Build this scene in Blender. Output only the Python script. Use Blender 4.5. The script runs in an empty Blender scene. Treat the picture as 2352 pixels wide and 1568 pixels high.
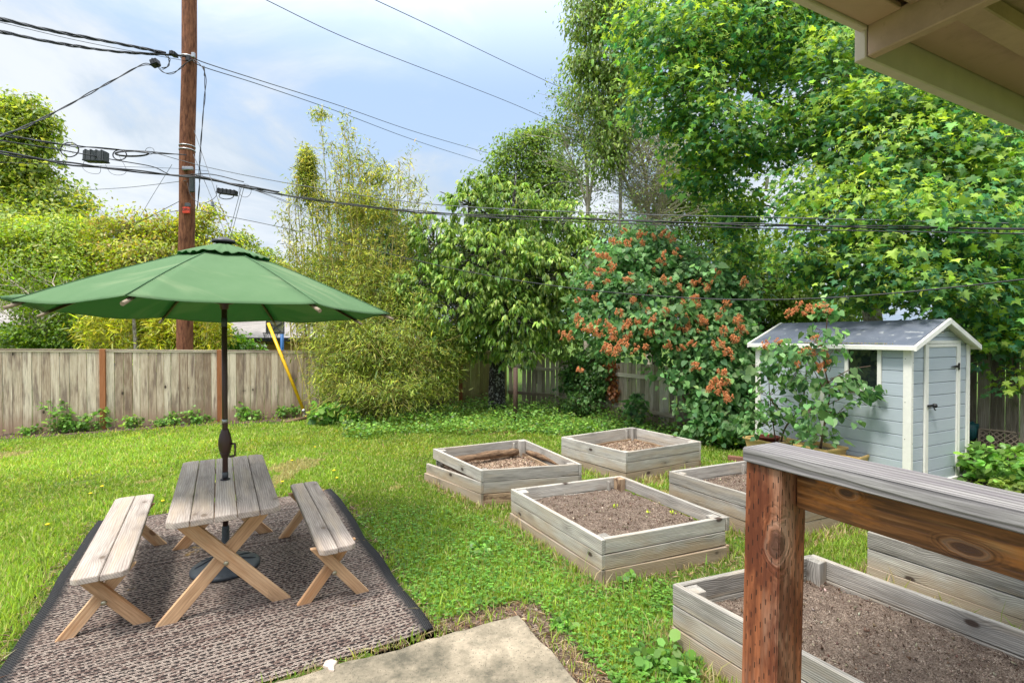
import bpy, math, random
import numpy as np
from mathutils import Vector, Matrix
R = math.radians
sc = bpy.context.scene
col = sc.collection
random.seed(7)
rng = np.random.default_rng(11)

# ---------------------------------------------------------------- camera
F = 1135.0; CX = 1176.0; CY = 784.0; H = 1.9; PITCH = R(-0.6)      # photograph measured in a 2352 x 1568 grid
cam = bpy.data.cameras.new("camera"); camo = bpy.data.objects.new("camera", cam); col.objects.link(camo)
cam.sensor_width = 36; cam.lens = F / 2352 * 36; cam.clip_start = 0.05; cam.clip_end = 2000
camo.location = (0, 0, H); camo.rotation_euler = (R(90) + PITCH, 0, 0)
sc.camera = camo

# ---------------------------------------------------------------- sky, sun, exposure
SUN = Vector((-0.68, -0.73, 0)).normalized(); SUN_EL = R(65)
w = bpy.data.worlds.new("World"); sc.world = w; w.use_nodes = True
sc.view_settings.view_transform = 'Standard'; sc.view_settings.look = 'None'
sc.view_settings.exposure = 1.74; sc.view_settings.gamma = 1


class NT:
    """tiny node-tree writer"""
    def __init__(s, tree):
        s.t = tree; tree.nodes.clear()

    def n(s, typ, props=None, **inp):
        nd = s.t.nodes.new(typ)
        for k, v in (props or {}).items(): setattr(nd, k, v)
        for k, v in inp.items():
            key = int(k[1:]) if (k[0] == 'i' and k[1:].isdigit()) else k.replace('_', ' ')
            sock = nd.inputs[key]
            if isinstance(v, bpy.types.NodeSocket): s.t.links.new(v, sock)
            elif isinstance(v, bpy.types.Node): s.t.links.new(v.outputs[0], sock)
            else:
                if isinstance(v, (tuple, list)) and sock.type == 'RGBA' and len(v) == 3: v = (*v, 1)
                sock.default_value = v
        return nd

    def m(s, op, a, b=0.0, c=0.0, clamp=False):
        return s.n('ShaderNodeMath', dict(operation=op, use_clamp=clamp), i0=a, i1=b, i2=c).outputs[0]

    def vm(s, op, a, b=(0, 0, 0)):
        return s.n('ShaderNodeVectorMath', dict(operation=op), i0=a, i1=b).outputs[0]

    def scale(s, v, xyz, off=(0, 0, 0)):
        return s.n('ShaderNodeVectorMath', dict(operation='MULTIPLY_ADD'), i0=v, i1=xyz, i2=off).outputs[0]

    def noise(s, v, sc_=1.0, det=4, rough=.55, dist=0.0):
        return s.n('ShaderNodeTexNoise', None, Vector=v, Scale=sc_, Detail=det, Roughness=rough, Distortion=dist).outputs[0]

    def ramp(s, f, stops, mode='LINEAR'):
        nd = s.n('ShaderNodeValToRGB', None, i0=f); cr = nd.color_ramp; cr.interpolation = mode
        while len(cr.elements) < len(stops): cr.elements.new(.5)
        for e, (p, c) in zip(cr.elements, stops):
            e.position = p; e.color = (*c, 1) if not isinstance(c, (int, float)) else (c, c, c, 1)
        return nd.outputs[0]

    def mix(s, f, a, b, mode='MIX'):
        nd = s.n('ShaderNodeMix', dict(data_type='RGBA', blend_type=mode))
        for i, v in ((0, f), (6, a), (7, b)):
            so = nd.inputs[i]
            if isinstance(v, bpy.types.NodeSocket): s.t.links.new(v, so)
            else: so.default_value = (*v, 1) if isinstance(v, (tuple, list)) and len(v) == 3 else v
        return nd.outputs[2]

    def step(s, v, a, b):
        return s.n('ShaderNodeMapRange', dict(interpolation_type='SMOOTHSTEP'), i0=v, i1=a, i2=b, i3=0.0, i4=1.0).outputs[0]

    def sep(s, v):
        return s.n('ShaderNodeSeparateXYZ', None, i0=v).outputs


nt = NT(w.node_tree)
sky = nt.n('ShaderNodeTexSky', dict(sky_type='NISHITA', sun_disc=False, sun_elevation=SUN_EL,
           sun_rotation=math.atan2(SUN.x, SUN.y), altitude=50, air_density=1.0, dust_density=1.6, ozone_density=1.6))
geo = nt.n('ShaderNodeTexCoord').outputs['Generated']
sx, sy, sz = nt.sep(geo)
zz = nt.m('ADD', nt.m('MAXIMUM', sz, 0.0), 0.22)
pl = nt.n('ShaderNodeCombineXYZ', None, i0=nt.m('DIVIDE', sx, zz), i1=nt.m('DIVIDE', sy, zz), i2=0.0).outputs[0]
c1 = nt.noise(nt.scale(pl, (1.1, .8, 1), (4.1, 2.3, 0)), 1.3, 8, .58, .6)
c2 = nt.noise(nt.scale(pl, (1, 1, 1), (1.7, 7.3, 0)), .75, 3, .5)
cm = nt.step(nt.m('ADD', nt.m('MULTIPLY', c1, .62), nt.m('MULTIPLY', c2, .42)), .43, .66)
hz = nt.m('SUBTRACT', 1.0, nt.step(sz, .0, .55))
cm = nt.m('MINIMUM', nt.m('ADD', nt.m('MULTIPLY', cm, .55), nt.m('MULTIPLY', hz, .45)), .55)
cm = nt.m('MAXIMUM', nt.m('ADD', cm, .62), nt.m('MULTIPLY', nt.step(sz, .42, .85), .8))
up_ = nt.step(sz, .42, .85)                     # unseen zenith haze brightened as added fill light, bluer cloud lower down
cl = nt.mix(nt.step(nt.m('ADD', nt.m('MULTIPLY', c1, .7), nt.m('MULTIPLY', c2, .3)), .42, .60), (1.25, 1.58, 1.98), (2.18, 2.33, 2.50))
cl = nt.mix(up_, cl, (8.6, 8.9, 9.2))
skyc = nt.mix(cm, sky.outputs[0], cl)
bg = nt.n('ShaderNodeBackground', None, Color=skyc, Strength=.125)
nt.n('ShaderNodeOutputWorld', None, Surface=bg)

sl = bpy.data.lights.new("sun", 'SUN'); so_ = bpy.data.objects.new("sun", sl); col.objects.link(so_)
sl.energy = 1.4; sl.angle = R(10); sl.color = (1.0, .955, .89)
sv = Vector((SUN.x * math.cos(SUN_EL), SUN.y * math.cos(SUN_EL), math.sin(SUN_EL)))
so_.rotation_euler = sv.to_track_quat('Z', 'Y').to_euler(); so_.location = sv * 30

# ---------------------------------------------------------------- measuring helpers
cP, sP = math.cos(PITCH), math.sin(PITCH)


def ray(x, y):
    a, c = (x - CX) / F, -(y - CY) / F
    return Vector((a, cP - c * sP, sP + c * cP))


def P(x, y, Y):
    r = ray(x, y); return r * (Y / r.y) + Vector((0, 0, H))


def G(x, y, z=0.0):
    r = ray(x, y); t = (z - H) / r.z; v = r * t; v.z = z; return v


U = Vector((math.cos(R(26)), math.sin(R(26)), 0)); V = Vector((-U.y, U.x, 0)); Z = Vector((0, 0, 1))


# ---------------------------------------------------------------- scene helpers
def tag(o, label=None, cat=None, group=None, kind=None):
    if label: o['label'] = label
    if cat: o['category'] = cat
    if group: o['group'] = group
    if kind: o['kind'] = kind
    return o


def empty(name, loc, label, cat, group=None):
    o = bpy.data.objects.new(name, None); col.objects.link(o); o.location = loc; o.empty_display_size = .1
    return tag(o, label, cat, group)


class MB:
    """collects shapes, links them as one mesh object; gc = grain coordinates, tone = per piece tone"""
    def __init__(s):
        s.v = []; s.f = []; s.gc = []; s.tone = []; s.sm = []; s.shift = 1

    def add(s, vs, fs, gc=None, tone=None, smooth=False):
        b = len(s.v); tone = random.random() if tone is None else tone
        off = Vector((random.uniform(0, 40), random.uniform(0, 40), random.uniform(0, 40))) * s.shift
        s.v += [tuple(v) for v in vs]
        s.f += [tuple(b + i for i in f) for f in fs]; s.sm += [smooth] * len(fs)
        gc = gc or vs
        s.gc += [tuple(Vector(g) + off) for g in gc]; s.tone += [tone] * len(vs)
        return s

    def box(s, c, ax, ay, az, hx, hy, hz, tone=None, taper=1.0, cuts=1, wob=0.0):
        """box: centre c, unit axes, half sizes; ax is the grain direction"""
        vs = []; gc = []
        for i in range(cuts + 1):
            x = -hx + 2 * hx * i / cuts
            k = 1 + (taper - 1) * i / cuts
            wy = random.uniform(-wob, wob); wz = random.uniform(-wob, wob)
            for (y, z) in ((-1, -1), (1, -1), (1, 1), (-1, 1)):
                vs.append(c + ax * x + ay * (y * hy * k + wy) + az * (z * hz * k + wz)); gc.append((x, y * hy, z * hz))
        fs = []
        for i in range(cuts):
            a = i * 4
            for j in range(4):
                fs.append((a + j, a + (j + 1) % 4, a + 4 + (j + 1) % 4, a + 4 + j))
        e = cuts * 4
        fs += [(3, 2, 1, 0), (e, e + 1, e + 2, e + 3)]
        return s.add(vs, fs, gc, tone)

    def plank(s, p0, p1, up, wid, thk, tone=None, cuts=1, wob=0.0):
        """board from p0 to p1; up = direction of its width"""
        p0, p1, up = Vector(p0), Vector(p1), Vector(up)
        ax = (p1 - p0).normalized(); az = ax.cross(up).normalized(); ay = az.cross(ax).normalized()
        return s.box((p0 + p1) / 2, ax, ay, az, (p1 - p0).length / 2, wid / 2, thk / 2, tone, 1.0, cuts, wob)

    def tube(s, pts, rad, n=8, cap=True, tone=None):
        pts = [Vector(p) for p in pts]; m = len(pts)
        if not hasattr(rad, '__len__'): rad = [rad] * m
        vs = []; gc = []; fs = []; L = 0; ref = None
        for i, p in enumerate(pts):
            d = (pts[min(i + 1, m - 1)] - pts[max(i - 1, 0)])
            d = d.normalized() if d.length > 1e-9 else Vector((0, 0, 1))
            if ref is None: ref = Vector((1, 0, 0)) if abs(d.x) < .8 else Vector((0, 1, 0))
            a = (ref - d * ref.dot(d)).normalized(); b = d.cross(a); ref = a
            if i: L += (p - pts[i - 1]).length
            for k in range(n):
                t = 2 * math.pi * k / n
                vs.append(p + (a * math.cos(t) + b * math.sin(t)) * rad[i])
                gc.append((L, math.cos(t) * rad[i], math.sin(t) * rad[i]))
        for i in range(m - 1):
            for k in range(n):
                fs.append((i * n + k, i * n + (k + 1) % n, (i + 1) * n + (k + 1) % n, (i + 1) * n + k))
        s.add(vs, fs, gc, tone, True)
        if cap:
            s.f.append(tuple(len(s.v) - len(vs) + k for k in reversed(range(n)))); s.sm.append(False)
            s.f.append(tuple(len(s.v) - n + k for k in range(n))); s.sm.append(False)
        return s

    def lathe(s, c, prof, n=24, axis=Z, smooth=True):
        c = Vector(c); axis = Vector(axis).normalized()
        a = axis.orthogonal().normalized(); b = axis.cross(a)
        vs = []; fs = []; m = len(prof)
        for r, z in prof:
            for k in range(n):
                t = 2 * math.pi * k / n
                vs.append(c + axis * z + (a * math.cos(t) + b * math.sin(t)) * max(r, 1e-4))
        for i in range(m - 1):
            for k in range(n):
                fs.append((i * n + k, i * n + (k + 1) % n, (i + 1) * n + (k + 1) % n, (i + 1) * n + k))
        return s.add(vs, fs, None, None, smooth)

    def prism(s, pts, d, tone=None):
        """extrude polygon pts by vector d"""
        n = len(pts); pts = [Vector(p) for p in pts]; d = Vector(d)
        vs = pts + [p + d for p in pts]
        fs = [tuple(reversed(range(n))), tuple(range(n, 2 * n))] + [(i, (i + 1) % n, n + (i + 1) % n, n + i) for i in range(n)]
        ax = (pts[1] - pts[0]).normalized(); az = d.normalized(); ay = az.cross(ax)
        gc = [((v - pts[0]).dot(ax), (v - pts[0]).dot(ay), (v - pts[0]).dot(az)) for v in vs]
        return s.add(vs, fs, gc, tone)

    def build(s, name, mat, parent=None, loc=None, bevel=0.0, seg=1, label=None):
        me = bpy.data.meshes.new(name)
        base = Vector(loc) if loc is not None else (parent_loc(parent) if parent else None)
        if base is None:
            a = np.array(s.v); base = Vector(((a[:, 0].min() + a[:, 0].max()) / 2, (a[:, 1].min() + a[:, 1].max()) / 2, a[:, 2].min()))
        me.from_pydata([(x - base.x, y - base.y, z - base.z) for x, y, z in s.v], [], s.f)
        me.polygons.foreach_set('use_smooth', s.sm)
        at = me.attributes.new('gc', 'FLOAT_VECTOR', 'POINT'); at.data.foreach_set('vector', np.array(s.gc, 'f').ravel())
        at = me.attributes.new('tone', 'FLOAT', 'POINT'); at.data.foreach_set('value', np.array(s.tone, 'f'))
        me.materials.append(mat)
        import bmesh
        bm = bmesh.new(); bm.from_mesh(me); bmesh.ops.recalc_face_normals(bm, faces=bm.faces)
        if bevel:
            es = [e for e in bm.edges if len(e.link_faces) == 2 and e.calc_face_angle(0) > .6]
            bmesh.ops.bevel(bm, geom=es, offset=bevel, segments=seg, affect='EDGES', clamp_overlap=True)
        bm.to_mesh(me); bm.free()
        o = bpy.data.objects.new(name, me); col.objects.link(o)
        if parent:
            o.parent = parent; o.location = base - parent_loc(parent)
        else: o.location = base
        if label: o['label'] = label
        return o


def parent_loc(p):
    v = p.location.copy()
    while p.parent: p = p.parent; v += p.location
    return v


def spline(pts, n=8):
    pts = [Vector(p) for p in pts]; out = []
    q = [pts[0] * 2 - pts[1]] + pts + [pts[-1] * 2 - pts[-2]]
    for i in range(1, len(q) - 2):
        for k in range(n):
            t = k / n; a, b, c, d = q[i - 1], q[i], q[i + 1], q[i + 2]
            out.append(.5 * ((2 * b) + (c - a) * t + (2 * a - 5 * b + 4 * c - d) * t * t + (3 * b - a - 3 * c + d) * t ** 3))
    return out + [pts[-1]]


# ---------------------------------------------------------------- materials
def newmat(name):
    m = bpy.data.materials.new(name); m.use_nodes = True
    return m, NT(m.node_tree)


def finish(n, color, rough=.7, spec=.4, bump=None, bstr=.3, bdist=.01, metal=0.0, extra=None):
    kw = dict(Base_Color=color, Roughness=rough, Metallic=metal)
    kw['Specular_IOR_Level'] = spec
    if bump is not None:
        kw['Normal'] = n.n('ShaderNodeBump', None, Strength=bstr, Distance=bdist, Height=bump).outputs[0]
    if extra: kw.update(extra)
    b = n.n('ShaderNodeBsdfPrincipled', None, **kw)
    n.n('ShaderNodeOutputMaterial', None, Surface=b)


def simple(name, c, rough=.5, metal=0.0, spec=.4, var=.12, sc_=20):
    m, n = newmat(name)
    co = n.n('ShaderNodeTexCoord').outputs['Object']
    f = n.noise(co, sc_, 5)
    cc = n.mix(f, tuple(x * (1 - var * 2) for x in c), tuple(min(1, x * (1 + var)) for x in c))
    finish(n, cc, n.m('ADD', n.m('MULTIPLY', f, .2), rough - .1), spec, f, .08, .004, metal)
    return m


def stained(name, c, d):
    m, n = newmat(name)
    co = n.n('ShaderNodeTexCoord').outputs['Object']
    a = n.noise(co, 2.2, 7, .7); b = n.noise(n.scale(co, (1, 1, 1), (5, 3, 1)), 17, 5, .7)
    cc = n.mix(n.m('MULTIPLY', n.step(a, .48, .68), .45), c, d)
    cc = n.mix(n.m('MULTIPLY', n.step(b, .62, .70), .5), cc, d)
    sp = n.n('ShaderNodeTexVoronoi', dict(feature='F1'), Vector=co, Scale=13.0)
    on = n.m('MULTIPLY', n.m('LESS_THAN', sp.outputs['Distance'], .10), n.m('GREATER_THAN', n.sep(sp.outputs['Color'])[0], .75))
    cc = n.mix(n.m('MULTIPLY', on, .8), cc, (.07, .045, .03))
    finish(n, cc, .6, .3, b, .15, .004); return m


def wood(name, pal, line=.5, knot=(.06, .04, .03), knots=.55, tone_amt=.25, moss=None, blot=None, rough=.75,
         freq=1.0, bstr=.5, incise=False, rot=None, zdirt=None, big_knots=()):
    """pal: three base colours dark / mid / light"""
    m, n = newmat(name)
    gc = n.n('ShaderNodeAttribute', dict(attribute_name='gc')).outputs['Vector']
    tone = n.n('ShaderNodeAttribute', dict(attribute_name='tone')).outputs['Fac']
    obj = n.n('ShaderNodeTexCoord').outputs['Object']
    gx, gy, gz = n.sep(gc)
    # knots bend the grain round them
    kv = n.n('ShaderNodeTexVoronoi', dict(feature='F1'), Vector=n.scale(gc, (3.4, 6.0, .4)), Scale=1.0)
    kd = kv.outputs['Distance']; kr = n.sep(kv.outputs['Color'])[0]
    on = n.m('GREATER_THAN', kr, 1 - knots)
    core = n.m('MULTIPLY', on, n.m('SUBTRACT', 1.0, n.step(kd, .08, .15)))
    halo = n.m('MULTIPLY', on, n.m('SUBTRACT', 1.0, n.step(kd, .1, .42)))
    warp = n.noise(n.scale(gc, (1.6, 7, 7)), 1.0, 2)
    yy = n.m('ADD', n.m('ADD', gy, n.m('MULTIPLY', gz, .7)), n.m('MULTIPLY', warp, .05))
    yy = n.m('ADD', yy, n.m('MULTIPLY', halo, .02))
    band = n.m('SINE', n.m('MULTIPLY', yy, 520 * freq))
    band = n.step(band, -.2, .95)
    bk = []
    for (kx, ky, kz, rx, ry, rz) in big_knots:      # a large knot with rings, at a fixed place on the timber
        o_ = n.scale(gc, (1 / rx, 1 / ry, 1 / rz), (-kx / rx, -ky / ry, -kz / rz))
        o_ = n.vm('ADD', o_, n.vm('MULTIPLY', n.n('ShaderNodeTexNoise', None, Vector=gc, Scale=14.0, Detail=3.0).outputs['Color'], (1.6, 1.2, 0))); o_ = n.vm('ADD', o_, (-.8, -.6, 0))
        dd = n.n('ShaderNodeVectorMath', dict(operation='LENGTH'), i0=o_).outputs['Value']
        dd = n.m('ADD', dd, n.m('MULTIPLY', n.noise(n.scale(gc, (30, 30, 30)), 1, 3), .35))
        ring = n.step(n.m('SINE', n.m('MULTIPLY', dd, 17.0)), -.3, .9); fall = n.m('SUBTRACT', 1.0, n.step(dd, 1.5, 2.6))
        band = n.m('ADD', n.m('MULTIPLY', band, n.m('SUBTRACT', 1.0, fall)), n.m('MULTIPLY', ring, fall)); bk.append((dd, fall))
    fine = n.noise(n.scale(gc, (7, 210 * freq, 210 * freq)), 1.0, 5, .6)
    streak = n.noise(n.scale(gc, (2.2, 26, 26)), 1.0, 6, .62)
    big = n.noise(n.scale(gc, (1.1, 9, 9)), 1.0, 5, .6)
    v = n.m('ADD', n.m('MULTIPLY', streak, .55), n.m('MULTIPLY', fine, .45))
    v = n.m('ADD', v, n.m('MULTIPLY', n.m('SUBTRACT', tone, .5), tone_amt))
    c = n.ramp(v, [(.30, pal[0]), (.52, pal[1]), (.72, pal[2])])
    c = n.mix(n.m('MULTIPLY', band, line * .55), c, tuple(x * .42 for x in pal[0]))
    if blot:
        c = n.mix(n.m('MULTIPLY', n.step(big, .47, .68), blot[1]), c, blot[0])
    if rot:
        c = n.mix(n.m('MULTIPLY', n.step(n.noise(n.scale(gc, (3, 9, 9)), 1, 5, .7), .5, .62), rot[1]), c, rot[0])
    if moss:
        c = n.mix(n.m('MULTIPLY', n.step(n.noise(n.scale(obj, (1.2, 1.2, .8)), 1.4, 5, .65), .45, .68), moss[1]), c, moss[0])
    if zdirt:
        oz = n.sep(n.n('ShaderNodeNewGeometry').outputs['Position'])[2]
        dz = n.m('ADD', oz, n.m('MULTIPLY', n.noise(n.scale(gc, (4, 8, 8)), 1, 4), -.4))
        c = n.mix(n.m('MULTIPLY', n.m('SUBTRACT', 1.0, n.step(dz, -.12, zdirt[2])), zdirt[1]), c, zdirt[0])
    c = n.mix(n.m('MULTIPLY', halo, .3), c, tuple(x * .55 for x in pal[0]))
    c = n.mix(core, c, knot)
    for dd, fall in bk:
        c = n.mix(n.m('MULTIPLY', n.m('SUBTRACT', n.step(dd, .75, 1.15), n.step(dd, 1.2, 1.5)), .28), c, (.42, .27, .19))
        c = n.mix(n.m('SUBTRACT', 1.0, n.step(dd, .6, 1.1)), c, (.09, .04, .025))
    h = n.m('ADD', n.m('MULTIPLY', fine, .5), n.m('MULTIPLY', band, -.5))
    h = n.m('ADD', h, n.m('MULTIPLY', streak, .6))
    if incise:
        q = n.m('DIVIDE', n.m('ADD', gy, gz), .0135)
        cl = n.m('FLOOR', q); fx = n.m('ABSOLUTE', n.m('SUBTRACT', n.m('FRACT', q), .5))
        hv = n.m('FRACT', n.m('ADD', n.m('DIVIDE', gx, .047), n.m('MULTIPLY', cl, .37)))
        s_ = n.m('MULTIPLY', n.m('LESS_THAN', fx, .10), n.m('LESS_THAN', hv, .32))
        s_ = n.m('MULTIPLY', s_, n.step(n.noise(n.scale(gc, (9, 40, 40)), 1, 1), .36, .42))
        c = n.mix(n.m('MULTIPLY', s_, .9), c, (.012, .005, .003))
        h = n.m('SUBTRACT', h, n.m('MULTIPLY', s_, 2.0))
    finish(n, c, rough, .3, h, bstr, .004)
    return m


M = {}
M['bed'] = wood('weathered_bed_wood', [(.16, .145, .125), (.41, .38, .335), (.63, .59, .515)], line=.8, blot=((.44, .36, .26), .5),
                knots=.95, tone_amt=.22, zdirt=((.33, .22, .12), .6, .10), bstr=.6)
M['bed_inner'] = wood('tan_rotten_wood', [(.14, .08, .045), (.36, .24, .14), (.52, .38, .25)], line=.8, knots=.25,
                      rot=((.09, .05, .03), .9), bstr=1.0)
M['table_top'] = wood('greyed_table_wood', [(.22, .175, .15), (.38, .32, .275), (.53, .46, .40)], line=.55, knots=.85, tone_amt=.2,
                      knot=(.16, .12, .09), blot=((.46, .36, .26), .55), freq=.8, bstr=.3)
M['table_leg'] = wood('cedar_leg_wood', [(.36, .20, .10), (.58, .36, .20), (.68, .47, .29)], line=.25, knots=.3, tone_amt=.22,
                      knot=(.22, .11, .06), blot=((.42, .17, .05), .6), freq=.7, bstr=.25)
M['fence'] = wood('old_fence_wood', [(.25, .165, .11), (.55, .43, .315), (.78, .665, .52)], line=.35, knots=.3, tone_amt=.35,
                  blot=((.175, .12, .095), .85), moss=((.60, .52, .38), .35), zdirt=((.30, .185, .125), .8, .34), bstr=.6, freq=.5)
M['fence_green'] = wood('mossy_fence_wood', [(.22, .18, .08), (.40, .36, .15), (.50, .47, .22)], line=.3, knots=.2, tone_amt=.3,
                        moss=((.26, .29, .06), .7), zdirt=((.16, .10, .06), .8, .3), freq=.5)
M['fence_grey'] = wood('grey_broken_fence_wood', [(.22, .18, .14), (.45, .39, .31), (.64, .58, .49)], line=.5, knots=.3, tone_amt=.5,
                       moss=((.30, .30, .12), .35), zdirt=((.22, .14, .09), .6, .25), bstr=.9, freq=.6)
M['fence_dark'] = wood('dark_fence_wood', [(.15, .12, .095), (.33, .27, .22), (.47, .41, .34)], line=.4, knots=.25, tone_amt=.35,
                       blot=((.12, .09, .075), .7), moss=((.24, .24, .12), .35), zdirt=((.19, .12, .09), .8, .35), bstr=.9, freq=.5)
M['fence_post'] = wood('red_brown_post_wood', [(.22, .075, .03), (.34, .125, .05), (.42, .17, .075)], line=.2, knots=.15, bstr=.3)
M['rail_post'] = wood('incised_post_wood', [(.11, .032, .014), (.29, .095, .038), (.44, .19, .10)], line=.6, knots=.75, tone_amt=.1, freq=.55,
                      blot=((.36, .24, .17), .6), rot=((.09, .022, .01), .8), big_knots=((.60, -.044, .048, .05, .030, .03), (.12, .03, -.05, .03, .02, .03)), incise=True, knot=(.05, .02, .012), rough=.55, bstr=.5)
M['rail_low'] = wood('oiled_rail_wood', [(.03, .010, .005), (.25, .10, .035), (.62, .36, .17)], line=.8, knots=.7, tone_amt=.1, freq=.5,
                     blot=((.035, .014, .01), .9), rot=((.50, .17, .03), .6), big_knots=((-1.53, .022, 0, .022, .012, .2), (-1.31, -.022, 0, .03, .012, .2), (-1.17, .03, 0, .02, .010, .2), (-.98, -.012, 0, .024, .013, .2)), knot=(.02, .008, .005), rough=.45, bstr=.5)
M['rail_cap'] = wood('grey_cap_wood', [(.11, .10, .10), (.26, .245, .24), (.40, .38, .36)], line=1.0, knots=.25, tone_amt=.1, freq=.62,
                     blot=((.17, .145, .165), .4), bstr=.9)
M['brick_red'] = wood('red_timber', [(.16, .07, .05), (.26, .12, .08), (.34, .18, .13)], line=.4)
M['eave'] = stained('beige_eave_paint', (.43, .28, .20), (.20, .13, .085))
M['eave_light'] = simple('pale_eave_paint', (.56, .46, .38), .5, var=.1, sc_=12)
M['metal_brown'] = simple('brown_metal', (.065, .032, .025), .35, .2, .5)
M['steel'] = simple('steel', (.45, .45, .45), .35, .9)
M['bolt'] = simple('zinc_bolt', (.42, .38, .27), .4, .8)
M['black'] = simple('black_plastic', (.018, .018, .02), .45)
M['base_iron'] = simple('dark_cast_base', (.055, .065, .075), .5, var=.3, sc_=40)
M['rust'] = simple('rusty_pipe', (.10, .055, .04), .75, var=.4)
M['yellow'] = simple('yellow_plastic', (.80, .46, .01), .4)
M['white'] = simple('white_trim', (.78, .76, .69), .45, var=.07)
M['cable'] = simple('cable_black', (.02, .02, .022), .5)
M['cable_grey'] = simple('cable_grey', (.10, .105, .11), .5)
M['box_grey'] = simple('grey_box', (.06, .065, .07), .5)
M['red_tag'] = simple('red_tag', (.75, .07, .03), .5)
M['blue'] = simple('blue_paint', (.04, .16, .42), .5)
M['canvas_dark'] = simple('seam_thread', (.05, .12, .05), .9)
M['tarp'] = simple('teal_tarp', (.01, .09, .10), .45, var=.3)
M['pot'] = simple('yellow_clay', (.62, .42, .16), .55, var=.18, sc_=7)
M['pot_red'] = simple('red_clay', (.25, .05, .03), .5)
M['stone'] = simple('grey_stone', (.28, .27, .25), .8, var=.3)
M['lattice'] = simple('lattice_wood', (.33, .25, .18), .8)
M['dandelion'] = simple('dandelion_yellow', (.85, .62, .01), .7)
M['stem'] = simple('green_stem', (.10, .17, .04), .6)
M['stem_brown'] = simple('brown_stem', (.14, .085, .055), .8, var=.3)
M['twig_pale'] = simple('pale_twig', (.56, .48, .38), .8, var=.3)
M['culm'] = simple('bamboo_culm', (.55, .45, .16), .45, var=.35, sc_=6)


def mat_bark(name, a, b, sc_=1.0, pale=None):
    m, n = newmat(name)
    gc = n.n('ShaderNodeAttribute', dict(attribute_name='gc')).outputs['Vector']
    f = n.noise(n.scale(gc, (7 * sc_, 34 * sc_, 34 * sc_)), 1, 6, .7)
    g = n.noise(n.scale(gc, (3, 9, 9)), 1, 4)
    c = n.ramp(f, [(.33, a), (.62, b)])
    if pale: c = n.mix(n.step(n.noise(n.scale(gc, (16, 16, 16)), 1, 4, .7), .52, .6), c, pale)
    c = n.mix(n.m('MULTIPLY', g, .35), c, tuple(x * .6 for x in a))
    finish(n, c, .85, .2, f, .9, .02); return m


M['bark'] = mat_bark('brown_bark', (.045, .035, .028), (.16, .125, .095))
M['bark_cherry'] = mat_bark('cherry_bark', (.016, .014, .014), (.07, .06, .055), 1.2, pale=(.46, .46, .42))
M['bark_pale'] = mat_bark('lichen_bark', (.10, .085, .065), (.30, .26, .20), 1.0, pale=(.38, .37, .30))
M['pole'] = mat_bark('utility_pole_wood', (.07, .024, .014), (.30, .125, .065), .55)
M['log'] = mat_bark('rotten_log', (.05, .028, .018), (.30, .19, .11), 1.0)


def mat_leaf(name, trans=.38, rough=.42, spec=.4):
    m, n = newmat(name)
    c = n.n('ShaderNodeAttribute', dict(attribute_name='col')).outputs['Color']
    b = n.n('ShaderNodeBsdfPrincipled', None, Base_Color=c, Roughness=rough, Specular_IOR_Level=spec)
    tc = n.n('ShaderNodeHueSaturation', None, Hue=.485, Saturation=1.08, Value=1.7, Color=c).outputs[0]
    t = n.n('ShaderNodeBsdfTranslucent', None, Color=tc)
    x = n.n('ShaderNodeMixShader', None, i0=trans, i1=b.outputs[0], i2=t.outputs[0])
    n.n('ShaderNodeOutputMaterial', None, Surface=x)
    return m


M['leaf'] = mat_leaf('leaf', .44)
M['leaf_gloss'] = mat_leaf('glossy_leaf', .44, .5, .35)
M['grass'] = mat_leaf('grass_blade', .4, .55, .25)
M['petal'] = mat_leaf('seed_head', .2, .8, .1)


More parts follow.
